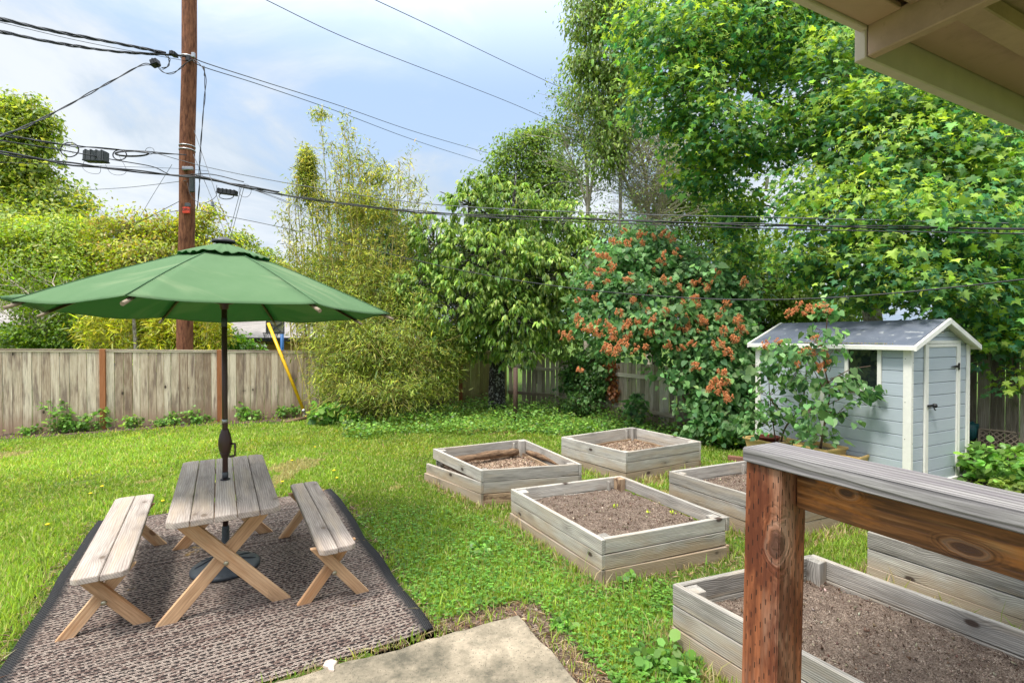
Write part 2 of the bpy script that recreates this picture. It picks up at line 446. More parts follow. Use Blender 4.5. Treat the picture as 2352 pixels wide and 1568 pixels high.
def mat_rug():
    m, n = newmat('woven_rug')
    gc = n.n('ShaderNodeAttribute', dict(attribute_name='gc')).outputs['Vector']   # x across rows, y along row, z = 1 in the border
    gx, gy, gz = n.sep(gc)
    wv = n.noise(n.scale(gc, (1.3, 1.3, 0)), 1.0, 2)
    x = n.m('ADD', gx, n.m('MULTIPLY', wv, .05)); y = n.m('ADD', gy, n.m('MULTIPLY', wv, .03))
    row = n.m('DIVIDE', x, .0112); ri = n.m('FLOOR', row); rf = n.m('FRACT', row)
    wn = n.n('ShaderNodeTexWhiteNoise', dict(noise_dimensions='1D'), W=ri).outputs['Value']
    k = n.m('ADD', n.m('DIVIDE', y, .018), n.m('MULTIPLY', n.m('MODULO', ri, 2.0), .5)); kf = n.m('FRACT', k)
    shapex = n.m('SUBTRACT', 1.0, n.m('POWER', n.m('ABSOLUTE', n.m('SUBTRACT', n.m('MULTIPLY', rf, 2.0), 1.0)), 2.0))
    shapey = n.m('SUBTRACT', 1.0, n.m('POWER', n.m('ABSOLUTE', n.m('SUBTRACT', n.m('MULTIPLY', kf, 2.0), 1.0)), 3.0))
    hgt = n.m('MULTIPLY', shapex, shapey)
    cell = n.n('ShaderNodeTexWhiteNoise', dict(noise_dimensions='2D'), Vector=n.n('ShaderNodeCombineXYZ', None, i0=ri, i1=n.m('FLOOR', k), i2=0.0).outputs[0]).outputs['Value']
    base = n.ramp(n.m('ADD', n.m('MULTIPLY', wn, .86), n.m('MULTIPLY', cell, .14)), [(0, (.25, .19, .16)), (.2, (.34, .275, .23)), (.40, (.17, .115, .095)), (.5, (.38, .31, .26)), (.66, (.25, .185, .155)), (.8, (.40, .325, .27)), (.9, (.21, .145, .12))], 'CONSTANT')
    md = n.m('MODULO', ri, 3.0)
    blackrow = n.m('LESS_THAN', n.m('ABSOLUTE', n.m('SUBTRACT', md, 1.0)), .3)
    dash = n.m('LESS_THAN', n.m('FRACT', n.m('ADD', n.m('DIVIDE', y, .042), n.m('MULTIPLY', wn, 3.0))), .72)
    c = n.mix(n.m('MULTIPLY', blackrow, dash), base, (.014, .014, .016))
    c = n.mix(n.m('MULTIPLY', n.m('MULTIPLY', n.m('LESS_THAN', md, .5), n.m('GREATER_THAN', cell, .72)), .8), c, (.02, .018, .02))
    c = n.mix(n.m('MULTIPLY', n.m('SUBTRACT', 1.0, n.step(shapex, .0, .6)), .75), c, (.05, .035, .03)); c = n.mix(n.m('MULTIPLY', n.m('SUBTRACT', 1.0, n.step(shapey, .0, .4)), .3), c, (.05, .035, .03))
    big = n.noise(n.scale(gc, (1.5, 1.5, 0)), 1, 4)
    c = n.mix(n.m('MULTIPLY', n.step(big, .5, .7), .15), c, (.40, .32, .26))
    bd = n.mix(n.m('MULTIPLY', hgt, .35), (.012, .014, .018), (.17, .16, .15))
    c = n.mix(gz, c, bd)
    mossn = n.noise(n.scale(gc, (2.4, 2.4, 0), (3.3, 1.1, 0)), 1, 6, .75)
    c = n.mix(n.m('MULTIPLY', n.step(mossn, .645, .70), .6), c, (.46, .28, .04))
    finish(n, c, .9, .1, hgt, .9, .008); return m


M['rug'] = mat_rug()


def mat_ground():
    m, n = newmat('lawn_ground')
    p = n.n('ShaderNodeNewGeometry').outputs['Position']
    a = n.noise(p, 1.1, 6, .6); b = n.noise(p, 9, 6, .65); c_ = n.noise(p, 60, 4, .6)
    g = n.ramp(b, [(.35, (.035, .065, .012)), (.6, (.10, .17, .025)), (.75, (.20, .20, .07))])
    d = n.ramp(c_, [(.35, (.07, .045, .03)), (.65, (.20, .145, .10))])
    c = n.mix(n.step(n.m('ADD', n.m('MULTIPLY', a, .6), n.m('MULTIPLY', b, .4)), .54, .66), g, d)
    finish(n, c, .95, .1, c_, .8, .02); return m


M['ground'] = mat_ground()


def mat_mulch(name, a, b, c_, chips=90, pale=.25):
    m, n = newmat(name)
    p = n.n('ShaderNodeNewGeometry').outputs['Position']
    v = n.n('ShaderNodeTexVoronoi', dict(feature='F1'), Vector=n.vm('ADD', p, n.vm('MULTIPLY', n.n('ShaderNodeTexNoise', None, Vector=p, Scale=40.0).outputs['Color'], (.02, .02, .02))), Scale=float(chips))
    r = n.sep(v.outputs['Color'])[0]
    c = n.ramp(r, [(0, a), (.5, b), (1 - pale, b), (1, c_)])
    f = n.noise(p, 9, 6, .7)
    c = n.mix(n.m('MULTIPLY', n.step(f, .42, .66), .6), c, a)
    h = n.m('ADD', n.m('MULTIPLY', v.outputs['Distance'], -1.0), f)
    finish(n, c, .95, .1, h, 1.0, .02); return m


M['mulch'] = mat_mulch('mulch', (.06, .04, .03), (.17, .115, .085), (.36, .28, .22), 60)
M['soil'] = mat_mulch('garden_soil', (.14, .098, .075), (.34, .255, .195), (.55, .45, .36), 150, .14)
M['chips'] = mat_mulch('bark_chips', (.16, .10, .065), (.36, .25, .17), (.56, .44, .33), 55, .4)


def mat_concrete():
    m, n = newmat('patio_concrete')
    p = n.n('ShaderNodeNewGeometry').outputs['Position']
    a = n.noise(p, 1.6, 6, .65); b = n.noise(p, 14, 8, .75); s_ = n.noise(p, 120, 3, .6)
    c = n.ramp(n.m('ADD', n.m('MULTIPLY', a, .6), n.m('MULTIPLY', b, .4)), [(.38, (.10, .09, .065)), (.5, (.25, .21, .15)), (.62, (.44, .365, .265))])
    sp = n.n('ShaderNodeTexVoronoi', dict(feature='F1'), Vector=p, Scale=75.0)
    on = n.m('MULTIPLY', n.m('LESS_THAN', sp.outputs['Distance'], .3), n.m('GREATER_THAN', n.sep(sp.outputs['Color'])[0], .72))
    c = n.mix(n.m('MULTIPLY', on, .75), c, (.09, .08, .06))
    c = n.mix(n.m('MULTIPLY', n.step(s_, .55, .75), .4), c, (.12, .10, .075))
    c = n.mix(n.m('MULTIPLY', n.step(n.noise(p, 3.1, 7, .72), .56, .66), .55), c, (.15, .14, .10))
    finish(n, c, .9, .2, n.m('ADD', b, n.m('MULTIPLY', s_, .5)), .6, .01); return m


M['concrete'] = mat_concrete()


def mat_canvas():
    m, n = newmat('green_canvas')
    co = n.n('ShaderNodeTexCoord').outputs['Object']
    f = n.noise(co, 3.5, 7, .65); g = n.noise(n.scale(co, (500, 500, 500)), 1, 2)
    c = n.mix(f, (.105, .205, .09), (.175, .285, .145))
    fade = n.step(n.noise(n.scale(co, (1.2, 5, 1.0)), 1, 5), .50, .66)
    c = n.mix(n.m('MULTIPLY', fade, .5), c, (.29, .37, .20))
    nm = n.n('ShaderNodeBump', None, Strength=.25, Distance=.01, Height=n.m('ADD', f, n.m('MULTIPLY', g, .2))).outputs[0]
    d = n.n('ShaderNodeBsdfPrincipled', None, Base_Color=c, Roughness=.85, Specular_IOR_Level=.15, Normal=nm)
    t = n.n('ShaderNodeBsdfTranslucent', None, Color=(.01, .26, .08, 1), Normal=nm)
    x = n.n('ShaderNodeMixShader', None, i0=.38, i1=d.outputs[0], i2=t.outputs[0])
    n.n('ShaderNodeOutputMaterial', None, Surface=x); return m


M['canvas'] = mat_canvas()


def mat_siding():
    m, n = newmat('grey_blue_siding')
    gc = n.n('ShaderNodeAttribute', dict(attribute_name='gc')).outputs['Vector']
    f = n.noise(n.scale(gc, (5, 90, 90)), 1, 4, .6); g = n.noise(n.scale(gc, (1.2, 3, 3)), 1, 4)
    c = n.mix(f, (.36, .41, .45), (.46, .51, .55)); c = n.mix(n.m('MULTIPLY', n.step(g, .5, .75), .35), c, (.44, .48, .50))
    finish(n, c, .5, .35, f, .35, .003); return m


M['siding'] = mat_siding()


def mat_roof(name, a, b, sc_=1.0, tile=False):
    m, n = newmat(name)
    gc = n.n('ShaderNodeAttribute', dict(attribute_name='gc')).outputs['Vector']
    f = n.noise(gc, 6 * sc_, 6, .7)
    c = n.mix(n.step(f, .35, .7), a, b); h = f
    if tile:
        br = n.n('ShaderNodeTexBrick', dict(offset=.5), Vector=gc, Color1=(*a, 1), Color2=(*b, 1), Mortar=(*[x * .35 for x in a], 1), Scale=4.0, Mortar_Size=.012, Brick_Width=1.1, Row_Height=.5, Bias=0.0)
        c = n.mix(n.m('MULTIPLY', f, .4), br.outputs[0], b)
    else:
        ln = n.m('SINE', n.m('MULTIPLY', n.sep(gc)[1], 240.0)); h = n.m('ADD', n.m('MULTIPLY', ln, .4), f)
        c = n.mix(n.m('MULTIPLY', n.step(n.noise(gc, 11, 3), .64, .68), .55), c, (.34, .35, .35))
    finish(n, c, .6, .3, h, .4, .005); return m


M['shed_roof'] = mat_roof('shed_roof_slate_blue', (.085, .10, .13), (.13, .145, .175))
M['shingle'] = mat_roof('grey_shingles', (.23, .21, .20), (.34, .31, .29), 1, True)


def mat_glass():
    m, n = newmat('shed_window_pane')
    finish(n, (.012, .016, .016), .06, .6); return m


M['glass'] = mat_glass()
M['orange_wall'] = simple('ochre_wall', (.55, .30, .12), .7)
M['wall_white'] = simple('pale_wall', (.55, .55, .52), .7)

# ---------------------------------------------------------------- ground, slab
mb = MB()
mb.add([(-300, -60, 0), (300, -60, 0), (300, 500, 0), (-300, 500, 0)], [(0, 1, 2, 3)])
tag(mb.build('ground', M['ground'], loc=(0, 0, 0)), kind='structure')

TIP = G(1190, 1412, .03); TIP.z = 0
mb = MB()
q = [TIP + V * 0, TIP - U * 3.6, TIP - U * 3.6 - V * 4.2, TIP - V * 4.2]
edge = []
for a, b in ((q[0], q[1]), (q[1], q[2]), (q[2], q[3]), (q[3], q[0])):
    k = 40
    for i in range(k):
        p = a.lerp(b, i / k); 
        if (p - TIP).length < 3.7 and i: p = p + Vector((random.uniform(-.014, .014), random.uniform(-.014, .014), 0))
        edge.append(p + Z * -.05)
mb.prism(list(reversed(edge)), (0, 0, .085))
tag(mb.build('patio', M['concrete'], bevel=.006), kind='structure')


def blob_sheet(name, mat, cpts, z, kind='structure', jag=.06, step=.09):
    """irregular flat patch: outline through cpts, ragged edge"""
    pts = []
    n = len(cpts)
    for i in range(n):
        a, b = Vector(cpts[i]), Vector(cpts[(i + 1) % n]); k = max(2, int((b - a).length / step))
        for j in range(k):
            p = a.lerp(b, j / k); pts.append((p.x + random.uniform(-jag, jag), p.y + random.uniform(-jag, jag), z))
    m_ = MB(); m_.add(pts, [tuple(range(len(pts)))])
    return tag(m_.build(name, mat), kind=kind)


def xy(*a): return [Vector((x, y, 0)) for x, y in a]


# fence lines (ground points)
FA = Vector((-12.6, 8.08, 0)); FB = Vector((-0.15, 14.12, 0))            # back-left fence
FC = Vector((.75, 13.9, 0)); FD = Vector((3.35, 10.1, 0)); FE = Vector((5.9, 9.9, 0)); FG = Vector((8.9, 4.0, 0))
fd = (FB - FA).normalized(); fn = Vector((fd.y, -fd.x, 0))
blob_sheet('mulch_strip', M['mulch'], [FA + fn * -.2, FA + fn * .42, FA.lerp(FB, .5) + fn * .5, FB + fn * 1.3, Vector((2.2, 10.6, 0)), Vector((3.4, 8.6, 0)), Vector((4.0, 8.4, 0)), FE, FD + V * .2, FC + V * .3, FB + V * .3], .004)
blob_sheet('bare_soil', M['mulch'], [TIP + U * .02 + V * .16, TIP + U * .34 + V * .02, TIP + U * .33 - V * 1.6, TIP - V * 1.7, TIP + U * .0 - V * 1, TIP - U * .4 + V * .05, TIP - U * 1.05 + V * .12, TIP - U * .6 + V * .4], .004, jag=.07)
blob_sheet('bare_soil', M['mulch'], xy((6.6, 7.9), (7.4, 6.9), (8.6, 4.2), (7.0, 3.9), (5.5, 5.2), (5.0, 6.0), (6.2, 6.6)), .005)
RA, RB, RC = G(762, 1128), G(992, 1452), G(222, 1207)
RD = RC + RB - RA
for a in (.25, .62):
    p = RA.lerp(RB, a); c = p + U * .16
    blob_sheet('bare_soil', M['mulch'], [c + V * .28, c + U * .13, c - V * .3, c - U * .14], .005, jag=.07)

# ---------------------------------------------------------------- foliage machinery
def np_mesh(name, verts, faces, cols, mat, parent=None, loc=(0, 0, 0), smooth=False):
    """verts (n,3); faces list of arrays (m,k); cols per vertex (n,3)"""
    me = bpy.data.meshes.new(name); loc = np.array(loc, float)
    verts = verts - loc
    me.vertices.add(len(verts)); me.vertices.foreach_set('co', verts.astype('f').ravel())
    li = np.concatenate([f.ravel() for f in faces]).astype('i'); tot = np.concatenate([np.full(len(f), f.shape[1], 'i') for f in faces])
    st = np.concatenate([[0], np.cumsum(tot)[:-1]]).astype('i')
    me.loops.add(len(li)); me.loops.foreach_set('vertex_index', li)
    me.polygons.add(len(tot)); me.polygons.foreach_set('loop_start', st); me.polygons.foreach_set('loop_total', tot)
    if smooth: me.polygons.foreach_set('use_smooth', np.ones(len(tot), bool))
    at = me.attributes.new('col', 'FLOAT_COLOR', 'POINT')
    at.data.foreach_set('color', np.concatenate([np.clip(cols, 0, 1), np.ones((len(cols), 1))], 1).astype('f').ravel())
    me.materials.append(mat); me.update(calc_edges=True); me.validate()
    o = bpy.data.objects.new(name, me); col.objects.link(o)
    if parent: o.parent = parent; o.location = Vector(loc) - parent_loc(parent)
    else: o.location = loc
    return o


def unit(a): return a / np.maximum(np.linalg.norm(a, axis=1, keepdims=True), 1e-9)


half = [(.16, -.14), (.40, -.04), (.26, .14), (.60, .42), (.22, .44), (.13, .66)]
mp = [(0, .34, .03), (0, 0, 0)] + [(x, y, -.10 * (x + max(y - .5, 0))) for x, y in half] + [(0, 1.0, -.16)] + [(-x, y, -.10 * (x + max(y - .5, 0))) for x, y in reversed(half)]
LEAF = {
    'maple': (mp, [(0, i, i % (len(mp) - 1) + 1) for i in range(1, len(mp))]),
    'long': ([(0, 0, 0), (-.16, .3, .05), (0, .35, 0), (.16, .3, .05), (-.15, .64, -.05), (0, .68, -.10), (.15, .64, -.05), (0, 1, -.28)],
             [(0, 2, 1), (0, 3, 2), (2, 5, 4), (2, 4, 1), (2, 3, 6), (2, 6, 5), (4, 5, 7), (5, 6, 7)]),
    'heart': ([(0, .42, -.04), (0, .05, 0), (-.24, -.05, .03), (-.43, .2, .05), (-.33, .55, .0), (0, 1, -.14), (.33, .55, .0), (.43, .2, .05), (.24, -.05, .03)],
              [(0, i, i % 8 + 1) for i in range(1, 9)]),
    'oval': ([(0, 0, 0), (-.26, .45, .06), (0, 1, -.1), (.26, .45, .06)], [(0, 2, 1), (0, 3, 2)]),
    'thin': ([(0, 0, 0), (-.085, .3, .02), (0, 1, -.2), (.085, .3, .02)], [(0, 2, 1), (0, 3, 2)]),
    'round': ([(0, 0, 0), (-.4, .3, .05), (-.34, .8, .03), (0, 1, 0), (.34, .8, .03), (.4, .3, .05)], [(0, 2, 1), (0, 3, 2), (0, 4, 3), (0, 5, 4)]),
    'chip': ([(-.3, 0, -.3), (.3, 0, -.3), (0, 0, .5), (0, .5, 0)], [(0, 1, 3), (1, 2, 3), (2, 0, 3), (0, 2, 1)]),
}


def leaves(kind, pos, nrm, tip, size, cols, wid=1.0):
    """instantiate leaf template as raw mesh arrays"""
    tv, tf = LEAF[kind]; tv = np.array(tv, float); tf = np.array(tf)
    y = unit(tip); n = unit(nrm - y * np.sum(nrm * y, 1, keepdims=True)); x = np.cross(y, n)
    N = len(pos); sz = size[:, None, None]
    wv = np.asarray(wid) if np.ndim(wid) else np.full(N, wid)
    vs = pos[:, None, :] + sz * (tv[None, :, 0:1] * x[:, None, :] * wv[:, None, None] + tv[None, :, 1:2] * y[:, None, :] + tv[None, :, 2:3] * n[:, None, :])
    fs = (np.arange(N)[:, None, None] * len(tv) + tf[None]).reshape(-1, 3)
    return vs.reshape(-1, 3), fs, np.repeat(cols, len(tv), 0)


def pick(pal, N, jit=.18, wts=None):
    pal = np.array(pal); i = rng.choice(len(pal), N, p=wts)
    c = pal[i] * np.exp(rng.normal(0, jit, (N, 1))) * np.exp(rng.normal(0, jit * .35, (N, 3)))
    return c


def lump(d, s):
    """cheap direction noise"""
    r = np.zeros(len(d)); g = np.random.default_rng(s)
    for f, a in ((2.2, .5), (4.5, .35), (9, .25), (17, .2)):
        for _ in range(3):
            k = g.normal(0, 1, 3); k /= np.linalg.norm(k); r += a / 3 * np.sin(f * (d @ k) * 1.4 + g.uniform(0, 6.28)) 
    return r


def crown_leaves(kind, blobs, tips, per, tipr, size, pal, droop=.5, up=.6, inner=.25, jit=.2, wts=None, wid=1.0, rough=.3, toptint=None, flat=.6, svar=.25, side=None):
    """blobs: (centre, rx, ry, rz). returns arrays + list of twig tips"""
    VS, FS, CS, TP = [], [], [], []; nb = 0
    vol = np.array([(b[1] * b[3]) ** 1.0 for b in blobs]); share = vol / vol.sum()
    for bi, (c, rx, ry, rz) in enumerate(blobs):
        n = max(3, int(tips * share[bi])); c = np.array(c)
        d = unit(rng.normal(0, 1, (n, 3)))
        if side is not None:                      # keep mostly what faces the garden
            flip = (d[:, 1] > .35) & (rng.random(n) < side); d[flip, 1] *= -1
        f = 1 + rough * lump(d, bi * 13 + int(abs(c[0]) * 100))
        f *= 1 - np.abs(rng.normal(0, .12, n))
        spr = rng.random(n) < .08; f[spr] *= rng.uniform(1.1, 1.45, spr.sum())
        ins = rng.random(n) < inner; f[ins] *= rng.uniform(.35, .95, ins.sum())
        tp = c + d * f[:, None] * np.array([rx, ry, rz])
        TP.append((c, tp))
        m = rng.poisson(per, n) + 1
        idx = np.repeat(np.arange(n), m); N = len(idx)
        pos = tp[idx] + rng.normal(0, 1, (N, 3)) * tipr * np.array([1, 1, flat])
        dd = d[idx]
        nrm = unit(dd * .5 + np.array([0, 0, up]) + rng.normal(0, .42, (N, 3)))
        out = unit(np.c_[dd[:, :2], np.zeros(N)] + 1e-6)
        tipd = unit(out * .6 + rng.normal(0, .55, (N, 3)) + np.array([0, 0, -droop]))
        cc = pick(pal, N, jit, wts)
        tt = np.exp(rng.normal(0, jit * .9, n))[idx][:, None]; cc = cc * tt
        if toptint is not None:                   # young yellow growth and seeds, thicker upward to paint clump tops as lit
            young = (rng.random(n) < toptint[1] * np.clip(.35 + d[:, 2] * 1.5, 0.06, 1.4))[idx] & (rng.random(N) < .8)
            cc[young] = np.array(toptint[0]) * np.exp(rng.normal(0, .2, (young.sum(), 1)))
        sz = size * np.exp(rng.normal(0, svar, N))
        v, f_, c_ = leaves(kind, pos, nrm, tipd, sz, cc, wid)
        VS.append(v); FS.append(f_ + nb); CS.append(c_); nb += len(v)
    return np.concatenate(VS), np.concatenate(FS), np.concatenate(CS), TP


def rosettes(blobs, n_ros, per, size, pal, jit=.15, side=.6, droop=1.0, rough=.25, toppal=None):
    """long leaves hanging in fans from each shoot end (cherry)"""
    VS, FS, CS, TP = [], [], [], []; nb = 0
    ar = np.array([b[1] * b[3] for b in blobs]); ar = ar / ar.sum()
    for bi, (c, rx, ry, rz) in enumerate(blobs):
        n = max(3, int(n_ros * ar[bi])); c = np.array(c)
        d = unit(rng.normal(0, 1, (n, 3))); fl = (d[:, 1] > .3) & (rng.random(n) < side); d[fl, 1] *= -1
        f = (1 + rough * lump(d, bi * 7 + 3)) * (1 - np.abs(rng.normal(0, .16, n)))
        tp = c + d * f[:, None] * np.array([rx, ry, rz]); TP.append((c, tp))
        idx = np.repeat(np.arange(n), per); N = len(idx)
        ang = rng.uniform(0, 6.28, N); o = np.c_[np.cos(ang), np.sin(ang), np.zeros(N)]
        k = rng.uniform(.25, 1.0, N)[:, None]
        tipd = unit(o * k + np.array([0, 0, -droop]) * rng.uniform(.35, 1.0, (N, 1)) + d[idx] * .3 + rng.normal(0, .12, (N, 3)))
        nrm = unit(o * .7 + np.array([0, 0, .9]) + rng.normal(0, .2, (N, 3)))
        pos = tp[idx] + rng.normal(0, .02, (N, 3))
        cc = pick(pal, N, jit) * np.exp(rng.normal(0, .22, n))[idx][:, None]
        v, f_, c_ = leaves('long', pos, nrm, tipd, size * np.exp(rng.normal(0, .2, N)), cc, 1.0)
        VS.append(v); FS.append(f_ + nb); CS.append(c_); nb += len(v)
    return np.concatenate(VS), np.concatenate(FS), np.concatenate(CS), TP


def B(px, py, Y, rpx, rpz, ry=None, k=1.0):
    """blob seen at (px, py) at distance Y, with half width / height in photo units"""
    s = Y / F; return (tuple(P(px, py, Y)), rpx * s * k, ry if ry else rpx * s * .8, rpz * s * k)


def bez(a, b, bend=.15, n=5):
    a, b = Vector(a), Vector(b); m_ = (a + b) / 2 + Vector((random.uniform(-1, 1), random.uniform(-1, 1), random.uniform(-.3, 1))) * (b - a).length * bend
    return [a.lerp(m_, t).lerp(m_.lerp(b, t), t) for t in [i / n for i in range(n + 1)]]


def wood_of_tree(parent, mat, limbs, TP=None, tw=.006, every=3, name='trunk', trunk_r=None):
    """limbs: list of (points, r0, r1)"""
    m_ = MB()
    for pts, r0, r1 in limbs:
        pts = spline(pts, 5); k = len(pts)
        rr = [r0 + (r1 - r0) * (i / (k - 1)) ** .8 for i in range(k)]
        m_.tube(pts, rr, 9 if r0 > .05 else 6)
    o = m_.build(name, mat, parent)
    if TP:
        t_ = MB()
        for c, tp in TP:
            for p in tp[::every]:
                a = Vector(c).lerp(Vector(p), random.uniform(.0, .45))
                pts = bez(a, p, .12, 3); t_.tube(pts, [tw * 2, tw * 1.6, tw, tw * .5], 4, cap=False)
        t_.build('twigs', mat, parent)
    return o


def tree(name, loc, label, cat, leafdata, mat_l, limbs, mat_b, tw=.006, every=3, group=None, lname='crown'):
    root = empty(name, loc, label, cat, group)
    v, f, c, TP = leafdata
    np_mesh(lname, v, [f], c, mat_l, root, loc)
    if limbs: wood_of_tree(root, mat_b, limbs, TP, tw, every)
    return root
# ================================================================ house eave (roof over the camera)
O = Vector((1.272, 1.787, 0)); W_ = -V
root = empty('house_eave', O + Z * 2.9, 'beige painted roof overhang with open rafters at the upper right', 'roof eave')


def ob(a, b, z): return O + U * a + W_ * b + Z * z


m_ = MB(); m_.plank(ob(0, -.02, 2.985), ob(6, -.02, 2.985), Z, .17, .04); m_.build('fascia', M['eave_light'], root, bevel=.004)
m_ = MB(); m_.plank(ob(.022, .003, 2.962), ob(.022, 3.2, 2.962), Z, .118, .04); m_.build('beam', M['eave'], root, bevel=.004)
m_ = MB(); m_.plank(ob(-.80, -.006, 3.012), ob(-.003, -.006, 3.012), W_, .025, .03); m_.build('drip_edge', M['eave_light'], root, bevel=.003)
m_ = MB(); m_.plank(ob(-.78, .06, 3.018), ob(-.003, .06, 3.018), W_, .105, .02); m_.build('roof_board', M['eave'], root, bevel=.003)
for b in (.17, 1.0, 1.9, 2.8):
    m_ = MB(); m_.plank(ob(-.78, b, 3.045), ob(-.003, b, 3.045), Z, .085, .06); m_.build('rafter', M['eave'], root, bevel=.004)
for b in (.24, .82, 1.42, 2.1, 2.8):
    m_ = MB(); m_.plank(ob(.045, b, 2.985), ob(5.9, b, 2.985), Z, .06, .075); m_.build('rafter', M['eave'], root, bevel=.004)
m_ = MB(); m_.plank(ob(-.79, 1.58, 3.10), ob(5.95, 1.58, 3.10), W_, 3.2, .02); m_.build('roof_deck', M['eave'], root)
m_ = MB()
for b in (.0, 1.2, 2.4):
    m_.plank(ob(.05, b + .60, 3.030), ob(5.9, b + .60, 3.030), W_, 1.194, .012)
m_.build('soffit', M['eave'], root, bevel=.003)
m_ = MB(); m_.plank(ob(-.84, 1.56, 3.135), ob(6.0, 1.56, 3.135), W_, 3.24, .03); m_.build('roofing', M['shingle'], root)

# ================================================================ porch railing in the foreground
N0 = Vector((.662, 1.212, 0)); PW = .1
root = empty('porch_railing', N0, 'red brown incised post carrying a weathered grey cap rail, right foreground', 'railing')
lean = (V * -.4 - U * .2) * .0
top = N0 + U * PW / 2 + V * PW / 2
m_ = MB(); m_.shift = 0; m_.plank(top - Vector((.028, .0, 0)), top + Z * 1.571, V, PW, PW, cuts=1); m_.build('post', M['rail_post'], root, bevel=.003, seg=2)
c0 = N0 - U * .012 + V * PW
m_ = MB(); m_.plank(c0 + U * .0675 + V * .002 + Z * 1.591, c0 + U * .0675 - V * 3.4 + Z * 1.591, U, .135, .037, cuts=6, wob=.0006); m_.build('cap_rail', M['rail_cap'], root, bevel=.003, seg=2)
b0 = N0 + U * .075 - V * .002
m_ = MB(); m_.shift = 0; m_.plank(b0 + Z * 1.520, b0 - V * 3.3 + Z * 1.520, Z, .098, .04); m_.build('lower_rail', M['rail_low'], root, bevel=.003, seg=2)
p2 = N0 - V * 2.4 + U * .05
m_ = MB(); m_.plank(p2, p2 + Z * 1.571, V, PW, PW); m_.build('post', M['rail_post'], root, bevel=.003)

# ================================================================ rug
nr, nc_ = 60, 44
vs = []; gc = []; fs = []
LV = (RC - RD).length; LU = (RB - RD).length
for i in range(nr + 1):
    for j in range(nc_ + 1):
        a, b = i / nr, j / nc_
        e = RD.lerp(RC, a); f_ = RB.lerp(RA, a); p = e.lerp(f_, b)
        p = p + U * (.010 * math.sin(a * 9 + 1) + .006 * math.sin(a * 23)) * (1 if b > .5 else -1) * abs(2 * b - 1)
        bump = .0
        edge_ = min(b, 1 - b) * LU
        if edge_ < .10: bump = .018 * (1 - edge_ / .10) * (.5 + .5 * math.sin(a * 14 + b * 3)) + .012 * a
        p = Vector((p.x, p.y, .014 + bump + .004 * math.sin(a * 19 + b * 7)))
        vs.append(p); gc.append((a * LV, b * LU, 1.0 if edge_ < .085 else 0.0))
for i in range(nr):
    for j in range(nc_):
        k = i * (nc_ + 1) + j; fs.append((k, k + 1, k + nc_ + 2, k + nc_ + 1))
m_ = MB(); m_.v = [tuple(v) for v in vs]; m_.f = fs; m_.gc = gc; m_.tone = [.5] * len(vs); m_.sm = [True] * len(fs)
rug = m_.build('outdoor_rug', M['rug'])
sol = rug.modifiers.new('thick', 'SOLIDIFY'); sol.thickness = .008; sol.offset = -1
tag(rug, 'tan and black woven outdoor rug with a dark border under the picnic table', 'rug')

# ================================================================ picnic table and benches
def xleg(m_root, c, a, w, z0, half_b, half_t, z1, thk, wid, mat, th):
    """one crossed pair in the plane across (w) at point c along axis a"""
    for s in (1, -1):
        p0 = c + w * (-s * half_b) + Z * z0 + a * (s * thk * .5); p1 = c + w * (s * half_t) + Z * z1 + a * (s * thk * .5)
        d = (p1 - p0).normalized(); n = a; side_ = d.cross(n).normalized() * wid / 2
        k = side_.z / d.z if abs(d.z) > 1e-6 else 0
        # feet and heads cut level
        pts = [p0 + side_ - d * k, p0 - side_ + d * k, p1 - side_ + d * k, p1 + side_ - d * k]
        mm = MB(); mm.prism([p - a * thk / 2 for p in (pts[1], pts[2], pts[3], pts[0])], a * thk)
        lg = mm.build('leg', mat, m_root, bevel=.003)
    cx_ = c + Z * th - a * (thk + .002)
    mm = MB(); mm.lathe(cx_, [(0, -.012), (.014, -.011), (.016, -.004), (.016, 0)], 12, a); mm.build('bolt', M['bolt'], m_root)


